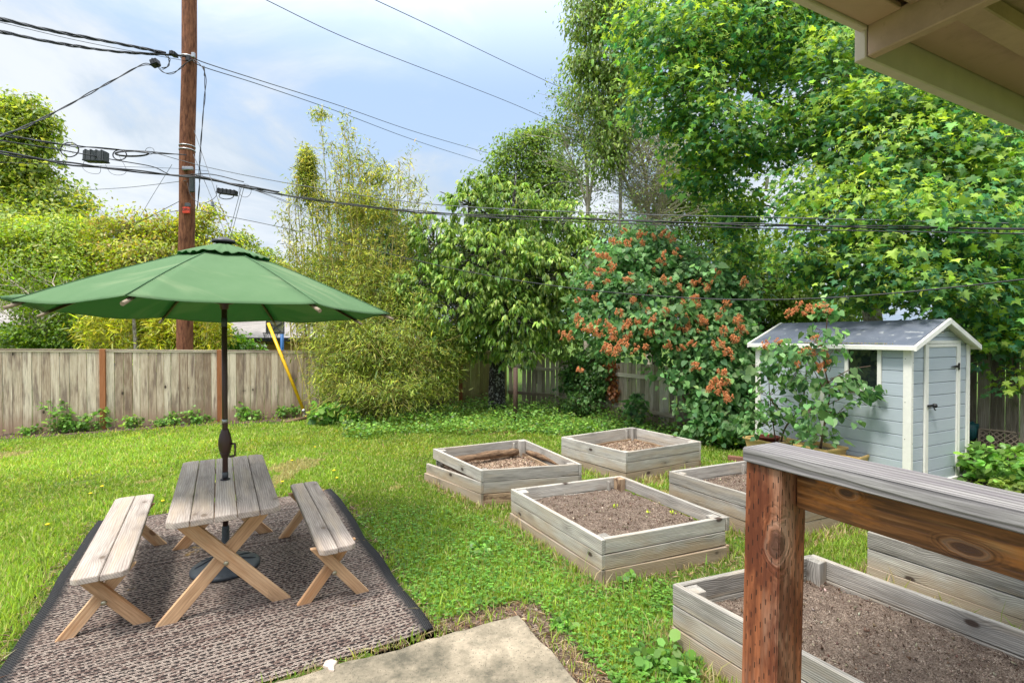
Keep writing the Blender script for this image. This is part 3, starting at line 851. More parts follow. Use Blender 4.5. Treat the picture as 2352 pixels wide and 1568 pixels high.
def trestle(name, label, cat, T, ztop, nb, thk, cut, leg_in, hb, ht, legw, group=None):
    """T: near-left, near-right, far-right, far-left corners of the top"""
    nl, nr_, fr, fl = [Vector((p.x, p.y, ztop)) for p in T]
    a = ((fl + fr) / 2 - (nl + nr_) / 2); L = a.length; a.normalize(); w_ = Vector((a.y, -a.x, 0)); wd = ((nr_ - nl).dot(w_) + (fr - fl).dot(w_)) / 2
    c = (nl + nr_ + fl + fr) / 4
    r_ = empty(name, (c.x, c.y, 0), label, cat, group)
    bw = wd / nb
    for i in range(nb):
        x0 = -wd / 2 + i * bw + .0025; x1 = x0 + bw - .005
        j0, j1 = random.uniform(-.004, .004), random.uniform(-.004, .004)
        y0, y1 = -L / 2 + j0, L / 2 + j1
        pl_ = [(x0, y0), (x0, y1), (x1, y1), (x1, y0)]
        if i == 0: pl_ = [(x0, y0 + cut), (x0, y1 - cut), (x0 + cut, y1), (x1, y1), (x1, y0), (x0 + cut, y0)]
        if i == nb - 1: pl_ = [(x0, y0), (x0, y1), (x1 - cut, y1), (x1, y1 - cut), (x1, y0 + cut), (x1 - cut, y0)]
        pts = [c + w_ * x + a * y + Z * (-thk) for x, y in pl_]
        mm = MB(); mm.prism(pts, Z * thk)
        mm.gc = [tuple(Vector((( Vector(v) - c).dot(a) , (Vector(v) - c).dot(w_), v[2])) + Vector((i * 3.1 + L * 7, i * 5.3, 0))) for v in mm.v]
        mm.build('plank', M['table_top'], r_, bevel=.004, seg=2)
    for s in (-1, 1):
        cc = Vector((c.x, c.y, 0)) + a * s * (L / 2 - leg_in)
        xleg(r_, cc, a * (1 if s < 0 else -1), w_, 0.018, hb, ht, ztop - thk - .001, .038, legw, M['table_leg'], (ztop - thk) * .52)
        mm = MB(); mm.plank(cc + a * s * -.06 - w_ * (wd / 2 - .03) + Z * (ztop - thk - .02), cc + a * s * -.06 + w_ * (wd / 2 - .03) + Z * (ztop - thk - .02), Z, .038, .038); mm.build('batten', M['table_leg'], r_, bevel=.002)
    return r_


zt = .74; T = [G(380, 1199, zt), G(648, 1168, zt), G(605, 1045, zt), G(420, 1057, zt)]
trestle('picnic_table', 'five plank grey wooden picnic table with crossed cedar legs under the green umbrella', 'picnic table', T, zt, 5, .038, .045, .20, .345, .26, .088)
zb = .45
T = [G(163, 1330, zb), G(290, 1313, zb), G(357, 1136, zb), G(265, 1139, zb)]
trestle('bench', 'wooden picnic bench to the left of the table', 'bench', T, zb, 2, .036, .03, .19, .20, .115, .072, 'picnic benches beside the table')
T = [G(735, 1265, zb), G(819, 1250, zb), G(730, 1105, zb), G(664, 1110, zb)]
trestle('bench', 'wooden picnic bench to the right of the table, nearest the raised beds', 'bench', T, zb, 2, .036, .03, .19, .20, .115, .072, 'picnic benches beside the table')

# ================================================================ umbrella
UB = Vector((-2.322, 3.99, .018)); RU = 1.30; TH0 = 9
root = empty('patio_umbrella', UB, 'large faded green patio umbrella on a brown pole through the picnic table', 'umbrella')
m_ = MB(); m_.tube([UB + Z * .06, UB + Z * 2.62], .0205, 16); pole_ = m_.build('pole', M['metal_brown'], root)
m_ = MB(); m_.lathe(UB, [(0, 0), (.235, 0), (.25, .012), (.25, .03), (.235, .04), (.20, .048), (.12, .075), (.06, .09), (.045, .10), (.04, .16), (.028, .18), (.026, .34), (.022, .35)], 32)
for k in range(10):
    t = k * math.pi / 5; p = UB + Vector((math.cos(t), math.sin(t), 0)) * .09 + Z * .088; q_ = UB + Vector((math.cos(t + .5), math.sin(t + .5), 0)) * .215 + Z * .045
    m_.tube([p, p.lerp(q_, .5) + Z * .006, q_], .006, 5)
m_.build('base', M['base_iron'], root)
def hz_(py, Y=3.99): return P(516, py, Y).z
zc = hz_(1018)
m_ = MB(); m_.lathe(UB + Z * (zc - .018), [(.022, -.115), (.027, -.11), (.036, -.075), (.048, -.03), (.05, 0), (.048, .03), (.04, .07), (.03, .1), (.026, .115), (.022, .118)], 20)
for z_ in (-.075, .07): m_.lathe(UB + Z * (zc - .018 + z_), [(.036, -.004), (.043, 0), (.036, .004)], 20)
hb_ = m_.build('crank_housing', M['metal_brown'], root)
m_ = MB(); k0 = UB + Z * (zc - .02) + Vector((.045, 0, 0)); m_.tube([k0, k0 + Vector((.035, 0, 0)), k0 + Vector((.042, -.01, -.05)), k0 + Vector((.04, -.012, -.095))], [.012, .010, .007, .007], 8)
m_.tube([k0 + Vector((.035, -.012, -.095)), k0 + Vector((.0, -.014, -.1))], .009, 8); m_.build('crank_handle', M['metal_brown'], hb_)
for py, ln, mt in ((740, .07, 'box_grey'), (966, .03, 'steel'), (1090, .05, 'box_grey')):
    m_ = MB(); z_ = hz_(py); m_.lathe((UB.x, UB.y, z_), [(.0212, -ln / 2), (.0225, -ln / 2), (.0225, ln / 2), (.0212, ln / 2)], 16); m_.build('collar', M[mt], root)
m_ = MB(); m_.lathe((UB.x, UB.y, .742), [(.021, 0), (.036, 0), (.036, .006), (.022, .008)], 18); m_.build('hole_ring', M['black'], root)
TX = .016
def rim(t, r, z):
    r *= 1 - .055 * math.exp(-((((t - R(TH0) + math.pi) % (2 * math.pi)) - math.pi + R(135)) / .5) ** 2)
    return Vector((UB.x + r * math.cos(t), UB.y + r * math.sin(t), z - TX * r * math.sin(t - R(10)) * 1.6 + TX * 0))
def prof(s): # s 0 centre..1 rim: height
    return 2.605 - (2.605 - 2.075) * (s ** 1.12)
rows, seg = 14, 8
def canopy(m_, s0, s1, rise, scal, flare=0.0, th=12):
    """eight stitched panels, each its own sheet so the seams stay crisp"""
    for q in range(8):
        vs = []; fs = []
        for i in range(rows + 1):
            s = s0 + (s1 - s0) * i / rows
            for k in range(th + 1):
                u = k / th; t = R(TH0) + 2 * math.pi * (q + u) / 8
                ch = math.cos(math.pi / 8) / math.cos((u - .5) * math.pi / 4)     # straight between ribs
                e = 4 * u * (1 - u)
                r = RU * s * (ch * (1 - scal * e * s ** 6))
                z_ = prof(s) + rise - .030 * e * s * (1 - s * .2) + flare * e * math.sin((q * th + k) * 1.7) * (i / rows)
                z_ += .006 * math.sin(9 * t + 4 * s) * s
                z_ += .0022 * math.sin(u * 40 + q * 2) * math.exp(-((s - .93) / .05) ** 2) + .0035 * e * math.sin(u * 17 + s * 9 + q) * (1 - s) * 2 * s
                vs.append(rim(t, r, z_))
        w = th + 1
        for i in range(rows):
            for k in range(th): fs.append((i * w + k, i * w + k + 1, (i + 1) * w + k + 1, (i + 1) * w + k))
        m_.add(vs, fs, None, None, True)
rows = 26
m_ = MB(); canopy(m_, .02, 1.0, 0.02, .055)
cano = m_.build('canopy', M['canvas'], root)
sm = cano.modifiers.new('t', 'SOLIDIFY'); sm.thickness = .002
rows = 8; m_ = MB(); canopy(m_, .02, .27, .05, -.05, .012)
vt = m_.build('vent', M['canvas'], cano); sm = vt.modifiers.new('t', 'SOLIDIFY'); sm.thickness = .002
m_ = MB(); m_.lathe((UB.x, UB.y, 2.655), [(.085, 0), (.085, .012), (.07, .022), (.045, .028), (.03, .04), (0, .045)], 20); m_.build('finial', M['black'], root)
m_ = MB(); m_.lathe((UB.x, UB.y, 2.165), [(.022, -.05), (.03, -.045), (.035, -.01), (.07, 0), (.072, .015), (.055, .02), (.022, .022)], 18); m_.build('hub', M['metal_brown'], root)
for k in range(8):
    t = R(TH0) + k * math.pi / 4
    pts = [rim(t, RU * s * 1.0, prof(s) - .012 + (.006 * math.sin(9 * t + 4 * s) * s)) for s in (.03, .25, .5, .75, .99)]
    m_ = MB()
    for a, b in zip(pts[:-1], pts[1:]): m_.plank(a, b, Z, .022, .013)
    rb = m_.build('rib', M['metal_brown'], root)
    m_ = MB(); m_.tube([rim(t, RU * s, prof(s) + .022 + .006 * math.sin(9 * t + 4 * s) * s) for s in [.05 + .95 * j / 12 for j in range(13)]], .0035, 5); m_.build('seam', M['canvas_dark'], cano)
    m_ = MB(); s_ = .5; m_.plank((UB.x + .06 * math.cos(t), UB.y + .06 * math.sin(t), 2.175), rim(t, RU * s_, prof(s_) - .03), Z, .016, .010); m_.build('strut', M['culm'], root)
    e0 = rim(t, RU * .96, prof(.96) - .016 + .006 * math.sin(9 * t + 4)); e1 = rim(t, RU * 1.022, prof(1.015) - .02 + .006 * math.sin(9 * t + 4))
    m_ = MB(); m_.tube([e0, e1], [.011, .013], 8); m_.build('rib_tip', M['pot_red'] if False else M['lattice'], rb)
# loose flap of cloth folded up at the left tip
t = R(TH0) + 5 * math.pi / 4 ; m_ = MB(); vs = []
a0 = rim(R(TH0) + math.pi * 1.02, RU * 1.0, prof(1) + .03); a1 = rim(t, RU * 1.04, prof(1) + .03)
for i in range(9):
    u = i / 8; p = a0.lerp(a1, u)
    vs += [p, p + Z * (.05 * math.sin(u * 3.1) + .01) + Vector((.06, .03, 0)) * math.sin(u * 3), p + Z * (.02 * math.sin(u * 3.1 + .4)) + Vector((.10, .05, 0)) * math.sin(u * 3)]
m_.add(vs, [(i * 3 + j, i * 3 + j + 1, i * 3 + j + 4, i * 3 + j + 3) for i in range(8) for j in range(2)], None, None, True)
fl_ = m_.build('loose_flap', M['canvas'], cano); sm = fl_.modifiers.new('t', 'SOLIDIFY'); sm.thickness = .003

# ================================================================ raised beds
soil_spots = []


def bed(label, F_, L_, B_, R_, ht, soil_z, soil_mat, offs=None, post_side=0, skip=(), liner=False):
    """corner points (front, left, back, right) of a timber bed"""
    cs = [Vector((p[0], p[1], 0)) for p in (F_, L_, B_, R_)]; c = sum(cs, Vector()) / 4
    r_ = empty('raised_bed', c, label, 'raised bed', 'timber raised garden beds')
    th = .038; nb = 3; bh = ht / nb
    ins = [p + (c - p).normalized() * th * .75 for p in cs]
    for i in range(4):
        a, b = ins[i], ins[(i + 1) % 4]; d = (b - a).normalized()
        out_ = Vector((d.y, -d.x, 0)); out_ = out_ if out_.dot(c - a) < 0 else -out_
        for k in range(nb):
            if (i, k) in skip: continue
            z_ = bh * (k + .5)
            o0 = (offs or {}).get((i, k, 0), 0); o1 = (offs or {}).get((i, k, 1), 0)
            d0, d1 = random.uniform(-.003, .004), random.uniform(-.003, .004)
            ext = th * .52 if i % 2 == 0 else -th * .52
            p0 = a - d * ext + out_ * (o0 + d0) + Z * (z_ + (offs or {}).get((i, k, 'z0'), random.uniform(-.002, .002)))
            p1 = b + d * ext + out_ * (o1 + d1) + Z * (z_ + (offs or {}).get((i, k, 'z1'), random.uniform(-.002, .002)))
            mm = MB(); mm.plank(p0, p1, Z, bh - random.uniform(.004, .009), th, cuts=4, wob=.0012)
            mm.build('board', M['bed'] if k else M['bed_inner'] if random.random() < .35 else M['bed'], r_, bevel=.003)
        if liner or i in (1, 2):
            mm = MB(); p0 = a + (c - a).normalized() * .09; p1 = b + (c - b).normalized() * .09
            mm.plank(p0 - out_ * .012 + Z * bh * 1.15, p1 - out_ * .012 + Z * bh * 1.2, Z, bh * 1.2, .02, cuts=8, wob=.006); mm.build('liner', M['bed_inner'], r_)
    for i, p in enumerate(cs):
        d1 = (cs[(i + 1) % 4] - p).normalized(); d2 = (cs[(i - 1) % 4] - p).normalized()
        q_ = p + (d1 + d2) * (.045 + th + .004); h_ = ht - (.012 if i != 2 else -.002)
        mm = MB(); mm.plank(q_, q_ + Z * h_, d1, .088, .088); mm.build('corner_post', M['bed'] if i != 2 else M['bed_inner'] if post_side else M['bed'], r_, bevel=.004)
        if i in (2, 3):
            q2 = p + (d1 if i == 3 else d2) * (.20 if i == 2 else .17) + (d2 if i == 3 else d1) * (th + .018)
            if i == 2:
                mm = MB(); mm.plank(q2, q2 + Z * (ht - .03), d1, .036, .022); mm.build('stake', M['bed'], r_, bevel=.002)
    # soil
    n = 46; vs = []; fs = []
    qi = [p + (c - p).normalized() * (th * 1.9) for p in cs]
    for i in range(n + 1):
        for j in range(n + 1):
            p = qi[0].lerp(qi[1], i / n).lerp(qi[3].lerp(qi[2], i / n), j / n)
            z_ = soil_z + .012 * math.sin(p.x * 7 + 1) * math.sin(p.y * 6) + random.gauss(0, .0035) + .010 * math.sin(p.x * 41) * math.sin(p.y * 37 + p.x * 11)
            vs.append((p.x, p.y, z_))
    for i in range(n):
        for j in range(n): k = i * (n + 1) + j; fs.append((k, k + 1, k + n + 2, k + n + 1))
    mm = MB(); mm.add(vs, fs, None, None, False); so = mm.build('soil', soil_mat, r_)
    # crumbs, chips and straw lying on the soil
    N = 3000; uv = rng.random((N, 2))
    Q = np.array([[*p] for p in qi]); pos = (Q[0] * (1 - uv[:, :1]) * (1 - uv[:, 1:]) + Q[1] * uv[:, :1] * (1 - uv[:, 1:]) + Q[3] * (1 - uv[:, :1]) * uv[:, 1:] + Q[2] * uv[:, :1] * uv[:, 1:])
    pos[:, 2] = soil_z + .012 * np.sin(pos[:, 0] * 7 + 1) * np.sin(pos[:, 1] * 6) + .006
    isl = rng.random(N) < (.5 if soil_mat is M['chips'] else .12)
    pal = [(.16, .10, .07), (.10, .06, .04), (.24, .17, .12), (.44, .36, .27)]
    v, f_, c_ = leaves('chip', pos, unit(rng.normal(0, 1, (N, 3)) + [0, 0, .6]), rng.normal(0, 1, (N, 3)) * [1, 1, .25], np.where(isl, .026, .009) * rng.uniform(.5, 1.6, N), pick(pal, N, .2), np.where(isl, .25, 1.1))
    np_mesh('crumbs', v, [f_], c_, M['petal'], r_, (c.x, c.y, soil_z))
    return r_


bed('square raised bed with brown soil in the middle of the group', (.68, 3.73), (-.01, 4.99), (1.21, 5.46), (1.86, 4.21), .36, .235, M['soil'], skip=((2, 1),), post_side=1,
    offs={(3, 0, 0): .012, (3, 0, 1): .0, (0, 0, 1): .02, (3, 0, 'z0'): -.005})
bed('raised bed with a loose gaping board and bark chips, leftmost of the beds', (-.35, 5.5), (-1.05, 6.57), (.18, 7.2), (.82, 5.79), .405, .20, M['chips'], liner=True,
    offs={(0, 1, 1): .10, (0, 0, 1): .13, (0, 1, 'z1'): -.045, (0, 0, 'z1'): -.03, (3, 1, 0): .01})
bed('raised bed farthest back, three boards high beside the lilac bush', (1.46, 6.34), (.73, 7.32), (1.99, 8.14), (2.69, 7.01), .41, .22, M['chips'], liner=True)
bed('raised bed partly hidden behind the railing post', (2.36, 4.48), (1.75, 5.5), (2.92, 6.02), (3.55, 5.02), .40, .26, M['soil'])
E0 = Vector((.985, 3.02, 0)); EB = Vector((2.10, 3.44, 0)); dE = Vector((.515, -.857, 0))
bed('long raised bed in the foreground behind the railing post', E0 + dE * 1.95, E0, EB, EB + dE * 1.95, .385, .235, M['soil'])
F0 = Vector((2.74, 3.80, 0))
bed('grey raised bed under the railing at the right edge, behind the foreground bed', F0 + dE * 1.6, F0, F0 + U * 1.35, F0 + U * 1.35 + dE * 1.6, .40, .26, M['soil'])
# rotten logs lying inside the left bed
for a, b, r_ in (((-.80, 6.42), (.08, 6.98), .05), ((.22, 6.95), (.70, 6.05), .035)):
    m_ = MB(); pts = spline([Vector((a[0], a[1], .27)), Vector(((a[0] + b[0]) / 2 + .01, (a[1] + b[1]) / 2, .285)), Vector((b[0], b[1], .27))], 6)
    m_.tube(pts, [r_ * random.uniform(.75, 1.2) for _ in pts], 9)
    tag(m_.build('rotten_log', M['log']), 'dark rotten log lying inside the leftmost raised bed ' + ('along its far side' if r_ > .04 else 'along its right side'), 'log')

# ================================================================ shed
SN = Vector((4.93, 6.13, 0)); SW, SL, SH, SR = 1.40, 2.10, 1.80, 2.10
def sp(u, v, z): return SN + U * u + V * v + Z * z
root = empty('garden_shed', sp(.7, 1.05, 0), 'grey blue plastic garden shed with white trim and a slate coloured roof', 'shed')
rh = .161; z0 = 1.625 - rh * 10
m_ = MB()
def strip(u0, v0, u1, v1, za, zb_, n_):   # one lap board between two points, slightly proud, groove left between
    a, b = sp(u0, v0, (za + zb_) / 2), sp(u1, v1, (za + zb_) / 2)
    m_.plank(a + n_ * .012, b + n_ * .012, Z, zb_ - za - .007, .014)
ck = [0] + [z0 + rh * k for k in range(0, 12)]
ck = [z for z in ck if z < SH] + [SH]
for a, b in zip(ck[:-1], ck[1:]):
    if b - a < .02: continue
    wz0, wz1 = 1.17, 1.79
    ov = min(b, wz1) - max(a, wz0)
    if ov > .02:
        strip(0, .747, 0, SL, a, b, -U); strip(0, 0, 0, .295, a, b, -U)
        if a < wz0: strip(0, .295, 0, .747, a, wz0 + .005, -U)
    else: strip(0, 0, 0, SL, a, b, -U)
    strip(0, 0, .31, 0, a, b, -V); strip(1.165, 0, SW, 0, a, b, -V)
    strip(SW, 0, SW, SL, a, b, U); strip(0, SL, SW, SL, a, b, V)
# gable rows
def gw(z): return (SR - z) / (SR - SH) * SW / 2
for a, b in ((SH, 1.885), (1.885, 1.97), (1.97, SR - .01)):
    for v_, n_ in ((0, -V), (SL, V)):
        pts = [sp(.7 - gw(a), v_, a + .004), sp(.7 + gw(a), v_, a + .004), sp(.7 + gw(b), v_, b - .003), sp(.7 - gw(b), v_, b - .003)]
        m_.prism([p + n_ * .005 for p in pts], n_ * .014)
m_.build('wall', M['siding'], root, bevel=.004)
m_ = MB()                                                             # dark backing in the grooves, inner shell
for a, b in ((sp(0, .003, 0), sp(0, SL - .003, 0)), (sp(SW, .003, 0), sp(SW, SL - .003, 0))):
    m_.plank(a + Z * .58, b + Z * .58, Z, 1.16, .008); m_.plank(a + Z * 1.795, b + Z * 1.795, Z, .01, .008)
    for q0, q1 in ((a, a.lerp(b, .295 / SL)), (a.lerp(b, .747 / SL), b)): m_.plank(q0 + Z * 1.475, q1 + Z * 1.475, Z, .62, .0085)
for v_ in (.0, SL): m_.prism([sp(.004, v_, 0), sp(SW - .004, v_, 0), sp(SW - .004, v_, SH - .01), sp(.7, v_, SR - .03), sp(.004, v_, SH - .01)], V * .006)
m_.build('inner_wall', M['siding'], root)
for u, v, n1, n2 in ((0, 0, -U, -V), (SW, 0, U, -V), (0, SL, -U, V), (SW, SL, U, V)):
    m_ = MB(); p = sp(u, v, 0)
    w1 = .062
    m_.plank(p + n1 * .026 - n2 * w1 * .5 + n2 * .026 + Z * .005, p + n1 * .026 - n2 * w1 * .5 + n2 * .026 + Z * (SH - .005), n2, w1 + .03, .016)
    m_.plank(p + n2 * .026 - n1 * w1 * .38 + n1 * .0165 + Z * .005, p + n2 * .026 - n1 * w1 * .38 + n1 * .0165 + Z * (SH - .005), n1, w1 * .8, .0165)
    m_.build('corner_trim', M['white'], root, bevel=.003)
for z_ in (.15, .62, 1.08, 1.62):
    m_ = MB(); m_.lathe(sp(0, .026, z_) - U * .034, [(0, -.001), (.006, 0), (0, .003)], 8, -U); m_.lathe(sp(.018, 0, z_ - .05) - V * .034, [(0, -.001), (.006, 0), (0, .003)], 8, -V); m_.build('screw', M['box_grey'], root)
m_ = MB(); m_.plank(sp(0, 1.06, .01) - U * .0245, sp(0, 1.06, SH - .03) - U * .0245, V, .05, .012); m_.build('joint_trim', M['white'], root, bevel=.003)
m_ = MB(); m_.plank(sp(-.03, -.024, .02), sp(SW + .03, -.024, .02), Z, .04, .06); m_.build('base_trim', M['white'], root, bevel=.004)
# roof
oh = .10; ev = .10; tk = .035
sl_ = Vector(((SW / 2), 0, SR - SH)); 
def rp(u, v): # roof plane height under surface
    return SR + .01 - abs(u - .7) * (SR - SH) / .7
m_ = MB()
for s in (-1, 1):
    ue = .7 + s * (.7 + ev); zr = rp(.7, 0) + .012; ze = rp(ue, 0) + .012
    pts = [sp(.7, -oh + .02, zr), sp(ue, -oh + .02, ze), sp(ue, SL + oh - .02, ze), sp(.7, SL + oh - .02, zr)]
    m_.add(pts + [p - Z * .012 for p in pts], [(0, 1, 2, 3), (7, 6, 5, 4), (0, 4, 5, 1), (1, 5, 6, 2), (2, 6, 7, 3)],
           [(0, 0, 0), (0, .85, 0), (2.2, .85, 0), (2.2, 0, 0)] * 2)
m_.build('roof', M['shed_roof'], root)
for s in (-1, 1):
    ue = .7 + s * (.7 + ev)
    m_ = MB(); m_.plank(sp(ue + s * .012, -oh - .005, rp(ue, 0) - .012), sp(ue + s * .012, SL + oh, rp(ue, 0) - .012), Z, .062, .028); m_.build('gutter', M['white'], root, bevel=.006)
    for v_, n_ in ((-oh, -V), (SL + oh, V)):
        m_ = MB(); a = sp(.7, v_, rp(.7, 0) - .008); b = sp(ue + s * .02, v_, rp(ue, 0) - .012)
        pts = [a + Z * .032, b + Z * .032, b - Z * .042, a - Z * .045]
        m_.prism(pts, n_ * .032); m_.build('bargeboard', M['white'], root, bevel=.006)
# underside of the overhang
m_ = MB()
for s in (-1, 1):
    ue = .7 + s * (.7 + ev); pts = [sp(.7, -oh, rp(.7, 0) - .02), sp(ue, -oh, rp(ue, 0) - .02), sp(ue, SL + oh, rp(ue, 0) - .02), sp(.7, SL + oh, rp(.7, 0) - .02)]
    m_.add(pts, [(0, 1, 2, 3)])
m_.build('roof_lining', M['white'], root)
# vent
vt = None; m_ = MB(); vz = 1.99
m_.prism([sp(.7 - .045, -.024, vz - .05), sp(.7 + .045, -.024, vz - .05), sp(.7 + .065, -.024, vz + .05), sp(.7 - .065, -.024, vz + .05)], -V * .012)
vt = m_.build('vent', M['white'], root, bevel=.003)
for k in range(3):
    m_ = MB(); m_.plank(sp(.7 - .042, -.043, vz - .03 + k * .028), sp(.7 + .042, -.043, vz - .03 + k * .028), Z, .009, .008); m_.build('slot', M['box_grey'], vt)
# window
wr = None; ft = .045
m_ = MB()
t0, t1, a0, a1 = .295, .747, 1.17, 1.79
n_ = -U * .03
m_.plank(sp(0, t0, a0 + ft / 2) + n_, sp(0, t1, a0 + ft / 2) + n_, Z, ft, .03); m_.plank(sp(0, t0, a1 - ft / 2) + n_, sp(0, t1, a1 - ft / 2) + n_, Z, ft, .03)
for t in (t0 + ft / 2, t1 - ft / 2): m_.plank(sp(0, t, a0 + ft) + n_, sp(0, t, a1 - ft) + n_, V, ft, .03)
wf = m_.build('window', M['white'], root, bevel=.003)
m_ = MB(); m_.plank(sp(0, t0 + .02, (a0 + a1) / 2) - U * .016, sp(0, t1 - .02, (a0 + a1) / 2) - U * .016, Z, a1 - a0 - .04, .006); m_.build('pane', M['glass'], wf)
# door: frame, leaf, hinge, lock
m_ = MB(); dz = 1.845; n_ = -V * .032
m_.plank(sp(.31, 0, .04) + n_, sp(.31, 0, dz) + n_, U, .04, .022); m_.plank(sp(1.15, 0, .04) + n_, sp(1.15, 0, dz) + n_, U, .04, .022)
m_.plank(sp(.331, 0, dz - .02) + n_, sp(1.129, 0, dz - .02) + n_, Z, .04, .022)
m_.build('door_frame', M['white'], root, bevel=.003)
m_ = MB()
for a, b in zip(ck[:-1], ck[1:]):
    if b - a > .02: m_.plank(sp(.38, 0, (a + b) / 2) - V * .022, sp(1.085, 0, (a + b) / 2) - V * .022, Z, b - a - .007, .012)
dr = m_.build('door', M['siding'], root, bevel=.004)
m_ = MB(); n_ = -V * .026
m_.plank(sp(.356, 0, .03) + n_, sp(.356, 0, dz - .044) + n_, U, .044, .028); m_.plank(sp(1.106, 0, .03) + n_, sp(1.106, 0, dz - .044) + n_, U, .04, .028)
m_.plank(sp(.379, 0, dz - .064) + n_, sp(1.085, 0, dz - .064) + n_, Z, .04, .028); m_.build('door_rail', M['white'], dr, bevel=.003)
m_ = MB(); hzz = 1.50
m_.prism([sp(.92, -.042, hzz - .003), sp(1.09, -.042, hzz - .02), sp(1.09, -.042, hzz + .02), sp(.92, -.042, hzz + .003)], -V * .006)
m_.plank(sp(1.12, -.047, hzz - .045), sp(1.12, -.047, hzz + .045), U, .03, .008); m_.build('hinge', M['black'], dr)
m_ = MB(); m_.plank(sp(.33, -.055, 1.02), sp(.44, -.055, 1.02), Z, .028, .02); m_.lathe(sp(.455, -.07, 1.02), [(0, -.03), (.022, -.022), (.03, 0), (.022, .022), (0, .03)], 12); m_.tube([sp(.43, -.07, 1.0), sp(.44, -.075, .975), sp(.46, -.075, .965)], .008, 6); m_.build('lock', M['black'], dr)
# moss and fallen flowers along the eave
v, f_, c_ = leaves('chip', np.array([[*(sp(-.085 + random.random() ** 2 * .16, .15 + random.random() ** .8 * 1.2, 0) + Z * (rp(-.05, 0) + .018 + .0))] for _ in range(420)]), unit(rng.normal(0, .3, (420, 3)) + [0, 0, 1]), rng.normal(0, 1, (420, 3)) * [1, 1, .1], rng.uniform(.008, .022, 420), pick([(.34, .34, .05), (.22, .24, .04), (.38, .24, .08)], 420, .25), .8)
o = np_mesh('moss', v, [f_], c_, M['petal'], root, tuple(sp(-.05, .7, 1.8)))

# ================================================================ fences
def fence(label, pts, mat, h0, h1, bw, posts=(), post_mat=None, cap=True, jag=0.0, rails=(), gap=.006, lean=.0, post_h=.03, side=1, miss=()):
    """pts: two ground points; posts: fractions"""
    a, b = Vector(pts[0]), Vector(pts[1]); d = (b - a); L = d.length; d.normalize(); n = Vector((d.y, -d.x, 0)) * side
    r_ = empty('fence', (a + b) / 2, label, 'fence')
    cuts_ = [0] + [p for p in posts] + [1]
    for k in range(len(cuts_) - 1):
        s, e = cuts_[k] * L + (.05 if k else 0), cuts_[k + 1] * L - (.05 if k < len(cuts_) - 2 else 0)
        mm = MB(); x = s; i = 0
        while x < e - .03:
            w_ = min(bw * random.uniform(.88, 1.1), e - x); i += 1
            t = (x + w_ / 2) / L; h_ = h0 + (h1 - h0) * t + random.uniform(-jag, jag * .3) - (.0 if cap else .0)
            if any(m0 < t < m1 for m0, m1 in miss): x += w_; continue
            p = a + d * (x + w_ / 2) + n * random.uniform(-.004, .004); tl = random.uniform(-lean, lean)
            mm.plank(p + Z * random.uniform(-.02, .03), p + Z * h_ + d * tl, d, w_ - gap * random.uniform(.5, 1.6), .017, cuts=3, wob=.001 if jag < .02 else .003)
            x += w_
        mm.build('board_panel', mat, r_, bevel=.002)
        if cap:
            mm = MB(); ha, hb2 = h0 + (h1 - h0) * s / L, h0 + (h1 - h0) * e / L
            mm.plank(a + d * s + Z * (ha + .012), a + d * e + Z * (hb2 + .012), Z, .022, .05); mm.plank(a + d * s + n * .014 + Z * (ha - .02), a + d * e + n * .014 + Z * (hb2 - .02), Z, .035, .012); mm.build('cap', mat, r_, bevel=.002)
    for p_ in posts:
        mm = MB(); p = a + d * L * p_ + n * .012; h_ = h0 + (h1 - h0) * p_ + post_h
        mm.plank(p, p + Z * h_, d, .092, .09); mm.build('post', post_mat or mat, r_, bevel=.004)
    for z_, off in rails:
        mm = MB(); mm.plank(a + n * off + Z * z_, b + n * off + Z * (z_ * h1 / h0), Z, .085, .035, cuts=4, wob=.004); mm.build('rail', mat, r_, bevel=.003)
    return r_


def frac_at(px, a, b):
    s = (px - CX) / F; d = b - a
    return (s * a.y - a.x) / (d.x - s * d.y)


ps = [frac_at(p, FA, FB) for p in (236, 504, 790, 1057)]
def hh(px, py):
    t = frac_at(px, FA, FB); return H + (772 - py) * (FA.y + (FB.y - FA.y) * t) / F
ha, hb2 = hh(0, 803), hh(690, 807)
ta, tb_ = frac_at(0, FA, FB), frac_at(690, FA, FB)
h_at = lambda t: ha + (hb2 - ha) * (t - ta) / (tb_ - ta)
fence('weathered board fence with red brown posts running along the left back of the yard', (FA, FB.lerp(FA, 1 - ps[2])), M['fence'], h_at(0), h_at(ps[2]), .142, posts=[ps[0] / ps[2], ps[1] / ps[2]], post_mat=M['fence_post'])
fence('mossy green stained board fence behind the bamboo and cherry trunk', (FA.lerp(FB, ps[2] + .0005), FB), M['fence_green'], h_at(ps[2]) - .02, 1.46, .13, posts=[(ps[3] - ps[2]) / (1 - ps[2])], post_mat=M['fence_post'])
fence('broken grey fence with jagged boards behind the rusty pipe', (FB + Vector((.06, -.02, 0)), FC.lerp(FD, .16)), M['fence_grey'], 1.50, 1.42, .15, cap=False, jag=.09, rails=((1.05, .03), (.32, .03)), gap=.02, lean=.035, miss=((.12, .3),))
fence('grey board fence with ivy between the cherry tree and the lilac', (FC.lerp(FD, .165), FD), M['fence_grey'], 1.36, 1.30, .125, cap=False, jag=.02, rails=((1.05, .03), (.28, .03)), gap=.012, posts=(.45,), lean=.01, post_h=-.02)
fence('dark weathered fence behind the shed', (FD + Vector((.03, 0, 0)), FE), M['fence_dark'], 1.52, 1.74, .14, cap=False, jag=.01)
fence('tall dark brown board fence right of the shed', (FE + Vector((.02, -.06, 0)), FG), M['fence_dark'], 1.80, 1.86, .155, cap=False, jag=.012, lean=.006, gap=.008)
